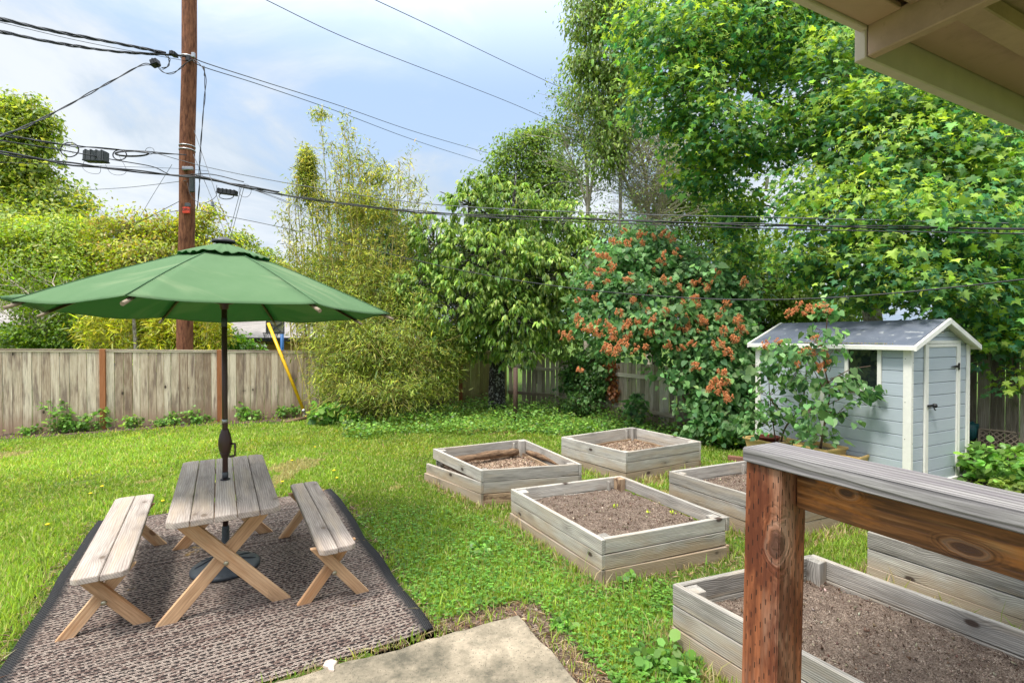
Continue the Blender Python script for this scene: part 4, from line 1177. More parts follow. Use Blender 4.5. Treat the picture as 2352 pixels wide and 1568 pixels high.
# broken pieces
m_ = MB(); q0 = FB + Vector((.1, -.12, 0)); m_.plank(q0 + Z * 1.12, q0 + Vector((.75, -.2, 0)) + Z * 1.02, Z, .07, .04, cuts=4, wob=.006); tag(m_.build('broken_rail', M['fence_grey']), 'mossy broken rail hanging on the gap in the grey fence', 'fence rail')
cp = G(755, 1528, .036); m_ = MB(); m_.prism([cp + Vector((a_, b_, -.01)) for a_, b_ in ((-.03, .03), (.0, .045), (.04, .03), (.035, -.01), (.05, -.05), (.02, -.045), (.0, -.02), (-.03, -.01))], Z * .022)
tag(m_.build('stone_chip', M['eave_light'], bevel=.004), 'pale broken chip on the edge of the patio slab beside the rug', 'stone chip')
# rail fence top strip above left fence (lattice cap right of pole)
p0 = G(1184, 970); m_ = MB(); m_.tube([p0, p0 + Z * 1.21], .052, 12); tag(m_.build('pipe_post', M['rust']), 'rusty brown pipe standing in the lawn in front of the broken fence', 'pipe')
# log edging, stones
m_ = MB(); a, b = G(655, 973), G(735, 957); m_.tube([a + Z * .03, a.lerp(b, .5) + Z * .04, b + Z * .03], [.035, .045, .035], 8); tag(m_.build('edging_log', M['bed_inner']), 'short log lying at the foot of the fence beside the bamboo', 'log')
import itertools
for i, (x, y, r_) in enumerate(((722, 962, .10), (748, 966, .12), (788, 968, .10), (826, 968, .13), (858, 965, .10), (700, 955, .07))):
    p = G(x, y); m_ = MB(); vs = []; fs = []
    m_.lathe(p - Z * .02, [(0, 0), (r_ * .9, .0), (r_, r_ * .4), (r_ * .7, r_ * .85), (0, r_)], 9, smooth=False)
    m_.v = [(a_[0] + random.uniform(-1, 1) * r_ * .15, a_[1] + random.uniform(-1, 1) * r_ * .15, a_[2] + random.uniform(-1, 1) * r_ * .1) for a_ in m_.v]
    tag(m_.build('stone', M['stone'], bevel=.01), ['rough grey stone beside the end of the edging log', 'grey stone under the left side of the bamboo', 'small grey stone between two larger ones under the bamboo', 'largest grey stone under the bamboo', 'rightmost grey stone under the bamboo', 'smallest stone at the foot of the yellow guard'][i], 'stone', 'stones edging the bamboo')
m_ = MB(); a, b = G(1675, 1068), G(1712, 1072); m_.plank(G(1672, 1060) + Z * .05, G(1718, 1066) + Z * .05, Z, .10, .06); tag(m_.build('timber_offcut', M['brick_red'], bevel=.006), 'short reddish timber lying on the ground behind the railing post', 'timber')

# ================================================================ pots, lattice, tarp
def pot(label, c, w0, w1, h, mat, rot=0.0, inner=True, group='yellow clay planters by the shed', cat='planter'):
    r_ = empty('planter', c, label, cat, group)
    u = U * math.cos(rot) + V * math.sin(rot); v = Z.cross(u)
    c = Vector(c)
    def ringp(w_, z_): return [c + u * a * w_ + v * b * w_ + Z * z_ for a, b in ((-1, -1), (1, -1), (1, 1), (-1, 1))]
    rs = [ringp(w0, 0), ringp(w1 * .97, h - .035), ringp(w1 * 1.05, h - .03), ringp(w1 * 1.05, h), ringp(w1 * .9, h), ringp(w1 * .88, h - .06)]
    mm = MB(); vs = [p for r in rs for p in r]; fs = [(3, 2, 1, 0)]
    for i in range(5):
        for j in range(4): fs.append((i * 4 + j, i * 4 + (j + 1) % 4, i * 4 + 4 + (j + 1) % 4, i * 4 + 4 + j))
    mm.add(vs, fs); mm.build('body', mat, r_, bevel=.006, seg=2)
    mm = MB(); mm.add(ringp(w1 * .885, h - .05), [(0, 1, 2, 3)]); mm.build('soil', M['soil'], r_)
    return r_


pc = Vector((4.19, 6.70, 0)); pot('square yellow planter holding the small lilac in front of the shed', pc, .17, .225, .42, M['pot'])
pot('low yellow planter behind the right end of the lilac planter', Vector((4.53, 6.62, 0)), .14, .19, .335, M['pot'], .15)
pot('wide yellow planter with a red pot inside, leftmost before the shed', Vector((3.92, 7.45, 0)), .20, .27, .36, M['pot'], -.05)
m_ = MB(); m_.lathe((3.86, 7.43, .27), [(0, 0), (.11, 0), (.15, .11), (.16, .11), (.165, .13), (.145, .13), (.12, .03), (0, .03)], 24); tag(m_.build('flowerpot', M['pot_red']), 'dark red round pot sitting inside the leftmost yellow planter', 'flowerpot')
LT = Vector((6.93, 7.35, 0)); r_ = empty('lattice_panel', LT, 'pale wooden lattice panel leaning on the fence right of the shed', 'lattice panel')
d1 = (V * -1 + U * .25).normalized(); up_ = (Z + V * .05 + U * .30).normalized()
for sgn in (1, -1):
    m_ = MB()
    for k in range(-6, 12):
        x0 = k * .075; pts = []
        a0 = (x0, 0); a1 = (x0 + sgn * .5, .5)
        def clipx(p, q):
            (xa, ya), (xb, yb) = p, q
            if xa == xb: return None
            for lim in (0, .6):
                if (xa - lim) * (xb - lim) < 0:
                    t = (lim - xa) / (xb - xa); c_ = (lim, ya + (yb - ya) * t)
                    if (xa < 0 or xa > .6): xa, ya = c_
                    else: xb, yb = c_
            if xa < -1e-6 or xa > .6001 or xb < -1e-6 or xb > .6001: return None
            return (xa, ya), (xb, yb)
        r2 = clipx(a0, a1)
        if r2:
            (xa, ya), (xb, yb) = r2
            off = d1.cross(up_) * (.004 * sgn)
            if math.hypot(xb - xa, yb - ya) > .03: m_.plank(LT + d1 * xa + up_ * (ya + .02) + off, LT + d1 * xb + up_ * (yb + .02) + off, d1, .012, .005)
    m_.build('slats', M['lattice'], r_)
m_ = MB()
for e0, e1 in (((0, 0), (.6, 0)), ((0, .53), (.6, .53)), ((0, 0), (0, .53)), ((.6, 0), (.6, .53))): m_.plank(LT + d1 * e0[0] + up_ * e0[1], LT + d1 * e1[0] + up_ * e1[1], d1.cross(up_), .03, .02)
m_.build('frame', M['lattice'], r_)
tp = P(2224, 984, 7.55); m_ = MB(); m_.lathe(tp - Z * .1, [(0, -.08), (.07, -.06), (.11, .0), (.12, .1), (.10, .18), (.06, .2), (0, .2)], 14)
m_.v = [(a_[0] + random.gauss(0, .012), a_[1] + random.gauss(0, .012), a_[2] + random.gauss(0, .01)) for a_ in m_.v]
m_.tube([tp + Z * .1, tp + Z * .3, tp + U * .05 + Z * .5], .004, 5)
tag(m_.build('tarp_bag', M['tarp']), 'crumpled dark teal bag hanging between the shed and the fence', 'bag')

# ================================================================ neighbouring houses
def house(label, a, b, depth, wallh, roofh, wm, eave=.4, wins=(), out_=None):
    """front wall from a to b, body goes away from the camera"""
    a, b = Vector(a), Vector(b); d = (b - a).normalized(); n = Vector((-d.y, d.x, 0)); n = n if n.y > 0 else -n
    r_ = empty('house', (a + b) / 2, label, 'house')
    mm = MB(); mm.prism([a, b, b + n * depth, a + n * depth], Z * wallh); mm.build('wall', wm, r_)
    L = (b - a).length + 2 * eave; a2 = a - d * eave - n * eave; D2 = depth + 2 * eave
    rz = wallh + .01
    pts = [a2 + Z * rz, a2 + d * L + Z * rz, a2 + d * L + n * D2 / 2 + Z * (rz + roofh), a2 + n * D2 / 2 + Z * (rz + roofh), a2 + n * D2 + Z * rz, a2 + d * L + n * D2 + Z * rz]
    mm = MB(); g = [(0, 0, 0), (L, 0, 0), (L, D2 / 1.8, 0), (0, D2 / 1.8, 0), (0, D2, 0), (L, D2, 0)]
    mm.add(pts, [(0, 1, 2, 3), (3, 2, 5, 4), (0, 3, 4), (1, 5, 2), (0, 4, 5, 1)], g); mm.build('roof', M['shingle'], r_)
    mm = MB(); mm.plank(a2 - n * .06 + Z * (rz - .02), a2 - n * .06 + d * L + Z * (rz - .02), Z, .14, .11); mm.build('gutter', M['black'], r_)
    for (t, w_, z_, h_) in wins:
        p = a + d * t - n * .03; mm = MB(); mm.plank(p + Z * z_, p + d * w_ + Z * z_, Z, h_ + .12, .05); fr_ = mm.build('window', M['white'], r_)
        mm = MB(); mm.plank(p + d * .06 - n * .03 + Z * z_, p + d * (w_ - .06) - n * .03 + Z * z_, Z, h_, .03); mm.build('pane', M['glass'], fr_)
    return r_


ha_ = P(470, 800, 19); hb_2 = P(760, 800, 19)
zr_ = P(600, 779, 18.6).z
h1_ = house('ochre neighbouring house with grey shingled roof behind the fence and basketball hoop', (ha_.x - 1, 19, 0), (hb_2.x + .6, 19.5, 0), 7, zr_, 1.25, M['orange_wall'], wins=((6.0, .7, zr_ - .45, .6),))
p = P(604, 793, 18.85); lt = MB(); lt.plank(p - Vector((.1, 0, 0)), p + Vector((.1, 0, 0)), Z, .05, .05)
for s in (-1, 1): lt.lathe(p + Vector((s * .12, -.06, -.02)), [(0, 0), (.04, .01), (.075, .08), (.08, .12), (0, .125)], 12, Vector((s * .3, -1, -.3)))
lt.build('floodlight', M['white'], h1_)
ha_ = P(-60, 800, 17)
house('pale neighbouring house with grey roof at the left edge', (ha_.x - 4, 15.5, 0), (P(52, 800, 17).x - .2, 17.2, 0), 7, P(0, 752, 16).z, 2.0, M['wall_white'], wins=((3.6, 1.0, 1.45, 1.1),))
# basketball hoop
bp = P(648, 800, 16.5); bp.z = 0
r_ = empty('basketball_hoop', bp, 'clear basketball backboard on a blue pole behind the fence', 'basketball hoop')
m_ = MB(); zt_ = P(648, 742, 16.5).z; m_.tube([bp, bp + Z * zt_], .055, 10); m_.build('pole', M['blue'], r_)
x0 = P(612, 752, 16).x; x1 = P(652, 752, 16).x; zb0, zb1 = P(0, 766, 16).z, P(0, 738, 16).z
m_ = MB()
for a, b in (((x0, zb0), (x1, zb0)), ((x0, zb1), (x1, zb1)), ((x0, zb0), (x0, zb1)), ((x1, zb0), (x1, zb1)), ((x0, zb0), (x1, zb1)), ((x0, zb1), (x1, zb0)), ((x0 + .15, zb0 + .05), (x1 - .15, zb0 + .05)), ((x0 + .15, zb0 + .27), (x1 - .15, zb0 + .27))):
    m_.plank((a[0], 16, a[1]), (b[0], 16, b[1]), Vector((0, 1, 0)), .03, .03)
m_.build('backboard_frame', M['box_grey'], r_)
m_ = MB(); m_.add([(x0, 16.03, zb0), (x1, 16.03, zb0), (x1, 16.03, zb1), (x0, 16.03, zb1), (x0, 16.05, zb0), (x1, 16.05, zb0), (x1, 16.05, zb1), (x0, 16.05, zb1)], [(0, 1, 2, 3), (7, 6, 5, 4), (0, 4, 5, 1), (1, 5, 6, 2), (2, 6, 7, 3), (3, 7, 4, 0)]); m_.build('backboard', M['steel'], r_)
m_ = MB(); cc_ = Vector(((x0 + x1) / 2, 15.7, zb0 + .02)); m_.tube([cc_ + Vector((math.cos(t / 12 * 6.283) * .22, math.sin(t / 12 * 6.283) * .22, 0)) for t in range(13)], .012, 6)
for t in range(10):
    q_ = t / 10 * 6.283
    for s in (-1, 1): m_.tube([cc_ + Vector((math.cos(q_) * .22, math.sin(q_) * .22, 0)), cc_ + Vector((math.cos(q_ + s * .7) * .13, math.sin(q_ + s * .7) * .13, -.38))], .006, 4)
m_.build('rim', M['black'], r_)

# ================================================================ utility pole and wires
PY = 12.5
pb = P(421, 800, PY); pb.z = 0; ptp = P(437, -70, PY)
r_ = empty('utility_pole', pb, 'tall brown wooden utility pole behind the left fence', 'utility pole')
m_ = MB(); pts = [pb.lerp(ptp, i / 14) + Vector((.012 * math.sin(i * 1.3), 0, 0)) for i in range(15)]; m_.tube(pts, [.185 - .022 * i / 14 for i in range(15)], 20); m_.build('shaft', M['pole'], r_)
for px, py, w_, h_, mt in ((432, 134, .10, .14, 'black'), (431, 387, .26, .09, 'steel'), (441, 425, .12, .35, 'box_grey'), (431, 471, .12, .09, 'cable_grey'), (444, 127, .08, .12, 'steel')):
    p = P(px, py, PY - .2); m_ = MB(); m_.plank(p - Vector((w_ / 2, 0, 0)), p + Vector((w_ / 2, 0, 0)), Z, h_, .06); m_.build('bracket', M[mt], r_, bevel=.01)
m_ = MB(); p = P(428, 483, PY - .22); m_.plank(p - Vector((.085, 0, .0)), p + Vector((.085, 0, 0)), Z, .15, .05); tg = m_.build('red_tag', M['red_tag'], r_, bevel=.006)
cu = bpy.data.curves.new('t', 'FONT'); cu.body = 'OPN'; cu.size = .085; cu.extrude = .002; cu.align_x = 'CENTER'; cu.align_y = 'CENTER'
to = bpy.data.objects.new('t', cu); col.objects.link(to); bpy.context.view_layer.update()
me = bpy.data.meshes.new_from_object(to.evaluated_get(bpy.context.evaluated_depsgraph_get())); bpy.data.objects.remove(to)
lo = bpy.data.objects.new('lettering', me); col.objects.link(lo); me.materials.clear(); me.materials.append(M['box_grey'])
lo.parent = tg; lo.rotation_euler = (R(90), 0, 0); lo.location = p + Vector((0, -.028, .01)) - parent_loc(tg)
m_ = MB()
for py in (134, 337, 346): m_.lathe(P(433 if py < 200 else 430, py, PY) , [(.178, -.012), (.184, -.012), (.184, .012), (.178, .012)], 20)
m_.build('band', M['steel'], r_)


def cable(label, pts, r=.009, strands=1, mat='cable', cat='cable', name='cable', n=10, pitch=1.4):
    P_ = spline([P(*p) if len(p) == 3 and not isinstance(p, Vector) else p for p in pts], n)
    mm = MB()
    if strands == 1: mm.tube(P_, r, 6)
    else:
        # resample finely for the twist
        L = 0; fine = [P_[0]]; 
        for a, b in zip(P_[:-1], P_[1:]):
            k = max(1, int((b - a).length / .10)); fine += [a.lerp(b, (i + 1) / k) for i in range(k)]
        for s in range(strands):
            q = []; L = 0
            for i, p in enumerate(fine):
                if i: L += (p - fine[i - 1]).length
                d = (fine[min(i + 1, len(fine) - 1)] - fine[max(i - 1, 0)]).normalized(); a = d.cross(Z).normalized() if abs(d.z) < .95 else Vector((1, 0, 0)); b = d.cross(a)
                ph = L / pitch * 6.283 + s * 6.283 / strands; rr = r * 1.15 + .006 * math.sin(L * 3.1 + s)
                q.append(p + (a * math.cos(ph) + b * math.sin(ph)) * rr)
            mm.tube(q, r, 5)
    return tag(mm.build(name, M[mat]), label, cat)


cable('upper thick twisted service cable from the top left to the pole', [(-40, 34, 7.5), (120, 72, 9.0), (270, 100, 10.6), (380, 122, 12)], .016, 3)
cable('lower twisted service cable from the left into the pole', [(-40, 64, 7.5), (120, 98, 9.0), (270, 119, 10.8), (385, 126, 12), (430, 130, 12.3)], .014, 3)
cable('thin wire just under the twisted cables at the upper left', [(-40, 42, 9), (200, 98, 11), (430, 141, 12.3)], .006)
cable('black twisted drop cable sloping down left from the splice box', [(350, 150, 12.1), (325, 150, 11.6), (260, 185, 10.8), (150, 245, 9.6), (60, 290, 8.6), (-30, 322, 7.6)], .010, 2)
cable('looping jumper wires between the upper boxes and the pole', [(358, 146, 12.1), (375, 166, 12.1), (400, 167, 12.1), (432, 142, 12.2), (450, 140, 12.2), (468, 160, 12.1), (470, 175, 12.1)], .008, 2, pitch=.6)
cable('curved cable end hooking down beside the upper splice box', [(372, 122, 12.1), (388, 134, 12.1), (386, 152, 12.1), (372, 158, 12.1)], .010, 2, pitch=.5)
cable('twisted wire hanging down right of the pole', [(468, 152, 12), (472, 190, 12), (466, 270, 12), (459, 370, 12), (458, 430, 12), (453, 480, 12)], .009, 2, pitch=.9)
for lb, pts in (('upper of two thin wires rising right from the pole', [(440, 130, 12.4), (472, 145, 12.6), (600, 186, 15), (780, 243, 19), (960, 305, 24), (1150, 360, 30)]),
                ('lower of two thin wires rising right from the pole', [(440, 137, 12.4), (470, 155, 12.6), (600, 196, 15), (780, 258, 19), (960, 325, 24), (1140, 382, 30)])):
    cable(lb, pts, .012)
cable('long wire crossing the sky to the right, farther from the pole corner', [(840, -10, 16), (1000, 65, 19), (1170, 147, 24), (1345, 228, 30)], .013)
cable('long wire crossing the sky above the bamboo', [(590, -10, 16), (800, 90, 19), (1050, 188, 24), (1200, 248, 28), (1340, 312, 32)], .013)
cable('upper cable of the telephone lines left of the pole', [(-40, 302, 7.6), (150, 333, 9.6), (230, 340, 10.8), (330, 349, 11.7), (428, 356, 12.3)], .011, 2, 'cable', pitch=2)
cable('middle cable of the telephone lines left of the pole', [(-40, 317, 7.6), (130, 343, 9.4), (260, 367, 11), (350, 383, 11.9), (400, 403, 12.1), (480, 400, 12.3), (560, 418, 12.3)], .011, 1)
cable('lowest heavy cable of the telephone lines left of the pole', [(-40, 344, 7.6), (150, 375, 9.6), (280, 390, 11), (390, 402, 12), (470, 410, 12.1), (540, 424, 12), (640, 441, 11.6)], .017, 2, pitch=3)
cable('thin wire under the telephone box', [(-30, 372, 8), (190, 380, 10.8), (400, 387, 12), (480, 393, 12.3)], .005)
cable('thin wire from the far left to the pole at tag height', [(190, 437, 14), (300, 430, 13), (428, 415, 12.3)], .007, 1, 'cable_grey')
cable('top wire of the lines passing right over the bamboo', [(344, 348, 12), (480, 385, 12.2), (680, 424, 11.2), (980, 468, 9.8), (1400, 490, 8.4), (1800, 500, 7.3), (2400, 515, 6.2)], .008, 1, 'cable_grey')
cable('middle heavy cable of the lines passing right over the bamboo', [(440, 400, 12.2), (560, 428, 12), (700, 455, 11.1), (980, 487, 9.8), (1400, 505, 8.4), (1800, 517, 7.2), (2400, 527, 6.0)], .010, 2, 'cable', pitch=3)
cable('bottom cable of the lines passing right over the bamboo', [(450, 404, 12.2), (580, 436, 12), (760, 466, 10.9), (1000, 492, 9.7), (1400, 512, 8.3), (1800, 526, 7.1), (2400, 538, 5.9)], .008, 1)
cable('drop wire sagging past the cherry tree to the right edge', [(436, 480, 12.3), (640, 521, 11.6), (860, 575, 10.4), (1080, 625, 9.2), (1300, 660, 7.7), (1500, 679, 6.8), (1700, 688, 6.2), (1900, 684, 5.6), (2120, 667, 5.1), (2400, 636, 4.7)], .0075, 1)
cable('thin drop wire fanning down right into the bamboo', [(545, 425, 12), (640, 455, 11.8), (740, 500, 12)], .006)
cable('second thin drop wire fanning down right into the bamboo', [(560, 428, 12), (660, 466, 11.8), (770, 520, 12)], .006)
cable('thin wire from the tag sloping down left behind the trees', [(426, 455, 12.4), (330, 505, 13.5), (250, 545, 15)], .007)
cable('lower thin wire from the tag sloping down left', [(426, 480, 12.4), (340, 500, 13), (260, 535, 14.5)], .006)
cable('slack telephone jumper loop at the right side of the pole', [(430, 420, 12.1), (440, 452, 12), (465, 467, 12), (495, 452, 12), (498, 425, 12)], .006)
cable('thin looping wire below the telephone box, left', [(195, 366, 10.7), (190, 385, 10.7), (205, 397, 10.7), (228, 398, 10.7), (232, 380, 10.7)], .004)
cable('thin looping wire below the telephone box, right', [(242, 378, 10.9), (255, 398, 10.9), (278, 402, 10.9), (290, 390, 10.9), (270, 352, 10.9)], .004)
cable('guy wire with strain insulator descending behind the umbrella', [(444, 355, 12.3), (488, 460, 12), (520, 545, 11.7), (545, 610, 11.5)], .006, 1, 'cable_grey', 'guy wire', 'guy_wire')
cable('left wire of the pair descending to the umbrella top', [(556, 424, 12.0), (528, 530, 12.6), (510, 600, 13)], .006, 1, 'cable_grey', 'guy wire', 'guy_wire')
cable('right wire of the pair descending to the umbrella top', [(562, 424, 12.0), (534, 530, 12.8), (516, 600, 13)], .006, 1, 'cable_grey', 'guy wire', 'guy_wire')
cable('thin guy wire crossing the telephone lines down left', [(395, 378, 12.2), (350, 450, 13), (300, 535, 14)], .005, 1, 'cable_grey', 'guy wire', 'guy_wire')
# boxes on the wires
def lump_box(name, label, cat, px0, py0, px1, py1, Y, mat, tilt=0.0, ribs=3, dep=.16):
    a, b = P(px0, (py0 + py1) / 2, Y), P(px1, (py0 + py1) / 2 + tilt, Y); h_ = abs(P(0, py0, Y).z - P(0, py1, Y).z)
    mm = MB(); mm.plank(a, b, Z, h_ * .85, dep); d = (b - a)
    for k in range(ribs): p = a + d * ((k + .5) / ribs); mm.plank(p - d.normalized() * .02, p + d.normalized() * .02, Z, h_, dep + .02)
    mm.plank(a - Z * h_ * .42 - d * .02, b - Z * h_ * .42 + d * .02, Z, h_ * .12, dep + .03)
    return tag(mm.build(name, M[mat], bevel=.012, seg=2), label, cat)


lump_box('terminal_box', 'dark grey ribbed terminal box hanging on the telephone lines', 'splice box', 196, 345, 245, 372, 10.6, 'box_grey', 2, 4)
lump_box('splice_case', 'long black splice case on the cables right of the pole', 'splice box', 500, 432, 544, 444, 12.0, 'cable', 6, 5, .12)
lump_box('wire_clamp', 'small dark clamp box on the upper cables left of the pole', 'clamp', 393, 119, 405, 128, 12.1, 'cable', 2, 1)
lump_box('drop_clamp', 'tilted black clamp box at the start of the drop cable', 'clamp', 349, 140, 364, 154, 12.1, 'cable', -5, 1)
lump_box('strain_insulator', 'small pale insulator on the guy wire', 'insulator', 485, 463, 491, 474, 12.0, 'steel', 0, 1, .06)
def ringc(label, px, py, rx, ry, Y, r=.007, turns=2, name='cable_coil'):
    mm = MB()
    for k in range(turns):
        pts = [P(px + (rx + k * 1.5) * math.cos(t / 24 * 6.283), py + (ry + k) * math.sin(t / 24 * 6.283), Y + k * .02) for t in range(25)]; mm.tube(pts, r, 5)
    return tag(mm.build(name, M['cable']), label, 'cable coil')
ringc('round coil of thin cable left of the terminal box', 160, 344, 20, 16, 10.3)
ringc('round coil of thin cable right of the terminal box', 275, 356, 15, 11, 11.2)
ringc('flat elongated storage loop of black cable between the box and the pole', 303, 353, 36, 5, 11.5, .012, 3)
ringc('small thin wire ring nearest the pole on the upper line', 344, 347, 10, 8, 11.8, .005, 1)
ringc('tangled wire loops under the splice case', 520, 450, 16, 7, 12.0, .005, 2)
ringc('thin wire loop hanging right of the splice case', 563, 438, 14, 15, 12.0, .005, 1)

# yellow guy guard
g0 = P(697, 941, 11.35); g1 = P(616, 742, 11.55)
r_ = empty('guy_anchor', (g0.x, g0.y, 0), 'bright yellow guy wire guard leaning in front of the fence by the bamboo', 'guy wire guard')
m_ = MB(); m_.tube([g0.lerp(g1, .0), g1], .036, 12); m_.build('guard', M['yellow'], r_)
m_ = MB(); m_.tube([g1, g1 + (g1 - g0).normalized() * 3.2, P(446, 300, 12.4)], .007, 6); m_.build('wire', M['cable_grey'], r_)
m_ = MB(); dn = (g0 - g1).normalized(); m_.tube([g0, g0 + dn * .12], .02, 8); m_.lathe(g0 + dn * .02, [(0, -.03), (.05, -.03), (.05, .03), (0, .03)], 12, dn); m_.build('clamp', M['steel'], r_)
m_ = MB(); m_.tube([g0 + dn * .14, g0 + dn * .34], .02, 8); m_.build('anchor_rod', M['yellow'], r_)
# ================================================================ trees and shrubs
def PP(*a): return [P(*q) for q in a]


GREEN_Y = [(.28, .35, .045), (.19, .27, .035), (.36, .41, .07), (.11, .18, .025)]
# --- big maple on the right
mblobs = [B(1490, 60, 9.6, 90, 80), B(1580, 120, 9.2, 130, 100), B(1560, 230, 9.2, 120, 80), B(1700, 90, 9.4, 140, 110), B(1840, 60, 9.8, 150, 110), B(1690, 20, 9.8, 160, 70),
          B(1640, 310, 9.2, 120, 70), B(1620, 395, 9.4, 75, 60), B(1760, 330, 9.3, 120, 60), B(1900, 180, 9.0, 150, 90), B(1950, 290, 8.6, 140, 80), B(2080, 260, 8.2, 150, 80), B(2250, 330, 7.8, 150, 70),
          B(2060, 370, 8.0, 170, 75), B(1890, 440, 8.2, 110, 60), B(2250, 430, 7.6, 140, 70), B(1990, 490, 7.6, 170, 65), B(2150, 520, 7.2, 150, 75), B(2280, 560, 7.0, 120, 80), B(1900, 570, 7.8, 120, 60),
          B(2020, 610, 7.2, 130, 65), B(1850, 615, 8.2, 80, 50), B(2150, 660, 6.9, 120, 55), B(2290, 700, 7.3, 110, 70), B(2010, 680, 8.6, 110, 30), B(2340, 480, 8.5, 120, 150), B(2300, 250, 9.5, 150, 90),
          B(2330, 880, 7.0, 40, 25), B(2270, 790, 7.2, 55, 42), B(2360, 770, 7.0, 45, 50), B(1700, 570, 9.5, 40, 50), B(1690, 480, 9.6, 60, 60), B(2150, 120, 10, 200, 110), B(2000, 40, 10, 180, 90), B(2200, 200, 11, 300, 200)]
PAL_M = [(.12, .27, .06), (.07, .19, .075), (.20, .36, .06), (.05, .15, .07), (.30, .45, .07)]
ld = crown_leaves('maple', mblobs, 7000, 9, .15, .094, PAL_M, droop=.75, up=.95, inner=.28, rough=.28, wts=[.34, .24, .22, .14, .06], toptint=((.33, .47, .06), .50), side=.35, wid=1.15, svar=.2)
l2_ = crown_leaves('thin', mblobs, 2600, 12, .06, .055, [(.46, .54, .10), (.38, .48, .09), (.30, .42, .08)], droop=.5, up=.6, inner=.0, rough=.28, side=.35, wid=2.0)
ld = (np.concatenate([ld[0], l2_[0]]), np.concatenate([ld[1], l2_[1] + len(ld[0])]), np.concatenate([ld[2], l2_[2]]), [(c, t[::3]) for c, t in ld[3]])
base = P(2035, 780, 10.4); base.z = 0
limbs = [([base, P(2000, 700, 10.3), P(1978, 640, 10.2), P(1930, 560, 10.0), P(1900, 400, 9.9), P(1880, 260, 9.9), P(1870, 90, 9.9)], .20, .05),
         ([P(1935, 560, 10), P(2000, 450, 9.3), P(2090, 400, 8.6), P(2230, 380, 8.2)], .10, .03),
         ([P(1900, 400, 9.9), P(1820, 275, 9.6), P(1760, 228, 9.4), P(1690, 195, 9.3), P(1590, 190, 9.2)], .085, .02),
         ([P(1890, 330, 9.9), P(1990, 220, 9.6), P(2120, 120, 9.8)], .08, .02), ([P(1978, 640, 10.2), P(2080, 600, 8.4), P(2180, 560, 7.6), P(2290, 560, 7.2)], .07, .02),
         ([P(1820, 275, 9.6), P(1740, 330, 9.4), P(1650, 370, 9.3)], .035, .01), ([P(1930, 560, 10), P(1860, 520, 9.6), P(1750, 470, 9.6), P(1700, 520, 9.6)], .03, .01),
         ([P(2230, 380, 8.2), P(2330, 560, 7.6), P(2320, 720, 7.2), P(2290, 790, 7.2)], .04, .01), ([P(1690, 195, 9.3), P(1620, 270, 9.3), P(1600, 350, 9.4)], .03, .008)]
tree('maple_tree', tuple(base), 'huge bright green maple tree filling the upper right above the shed', 'tree', ld, M['leaf_gloss'], limbs, M['bark_pale'], tw=.005, every=2)
m_ = MB(); a = P(1764, 408, 8.9); m_.tube([a, a + Vector((-.015, 0, -.10)), a + Vector((-.03, .01, -.22))], [.018, .03, .022], 7); tag(m_.build('broken_stub', M['twig_pale']), 'pale broken branch stub hanging in the maple leaves', 'branch')

# --- darker narrow tree rising at the top, left of the maple
ld = crown_leaves('long', [B(1350, 40, 14, 48, 60), B(1375, 140, 14, 55, 65), B(1420, 40, 14, 60, 70), B(1360, 235, 14, 65, 35), B(1400, 300, 14, 45, 50), B(1395, 360, 14, 40, 45), B(1430, 200, 14, 50, 80), B(1340, 150, 14, 40, 30), B(1410, -50, 14, 80, 60)], 1500, 9, .16, .13,
                  [(.19, .29, .06), (.13, .21, .045), (.27, .36, .08)], droop=1.0, inner=.3, rough=.6)
b = P(1420, 800, 14); b.z = 0
tree('laurel_tree', tuple(b), 'tall narrow dark leaved tree standing between the sky and the maple', 'tree', ld, M['leaf'], [([b, P(1425, 500, 14), P(1420, 250, 14), P(1400, -40, 14)], .07, .02), ([P(1420, 300, 14), P(1370, 200, 14), P(1350, 60, 14)], .03, .01)], M['bark_pale'], tw=.005, every=2)

# --- bare twiggy trees behind
def bare(label, base_, limbs, leaf_blobs, ntw, n_leaf, size=.07, spread=.9, mat='twig_pale', pal=((.16, .22, .04), (.24, .28, .07))):
    r_ = empty('sparse_tree', base_, label, 'tree'); m_ = MB(); tips = []
    for pts, r0, r1 in limbs:
        S = spline(pts, 6); k = len(S); m_.tube(S, [r0 + (r1 - r0) * i / (k - 1) for i in range(k)], 6)
        for _ in range(ntw):
            i = random.randint(k // 5, k - 1); p = S[i]
            d = Vector((random.uniform(-1, 1), random.uniform(-.7, .5), random.uniform(.0, 1.1))).normalized(); L = random.uniform(.4, spread * 1.6)
            q = bez(p, p + d * L, .12, 5); m_.tube(q, [.011, .009, .008, .006, .005, .003], 4, cap=False); tips.append(q[-1])
            for _ in range(3):
                j = random.randint(1, 4); d2 = (d + Vector((random.uniform(-1, 1), random.uniform(-1, 1), random.uniform(-.4, .8)))).normalized()
                q2 = bez(q[j], q[j] + d2 * random.uniform(.2, .6) * spread, .15, 3); m_.tube(q2, [.006, .005, .004, .002], 3, cap=False); tips.append(q2[-1])
    m_.build('trunk', M[mat], r_)
    if n_leaf:
        t = np.array([tuple(p) for p in tips]); idx = rng.integers(0, len(t), n_leaf); pos = t[idx] + rng.normal(0, .13, (n_leaf, 3))
        v, f_, c_ = leaves('oval', pos, unit(rng.normal(0, .6, (n_leaf, 3)) + [0, 0, .8]), rng.normal(0, 1, (n_leaf, 3)), size * np.exp(rng.normal(0, .25, n_leaf)), pick(list(pal), n_leaf, .25))
        np_mesh('crown', v, [f_], c_, M['leaf'], r_, tuple(base_))
    return r_


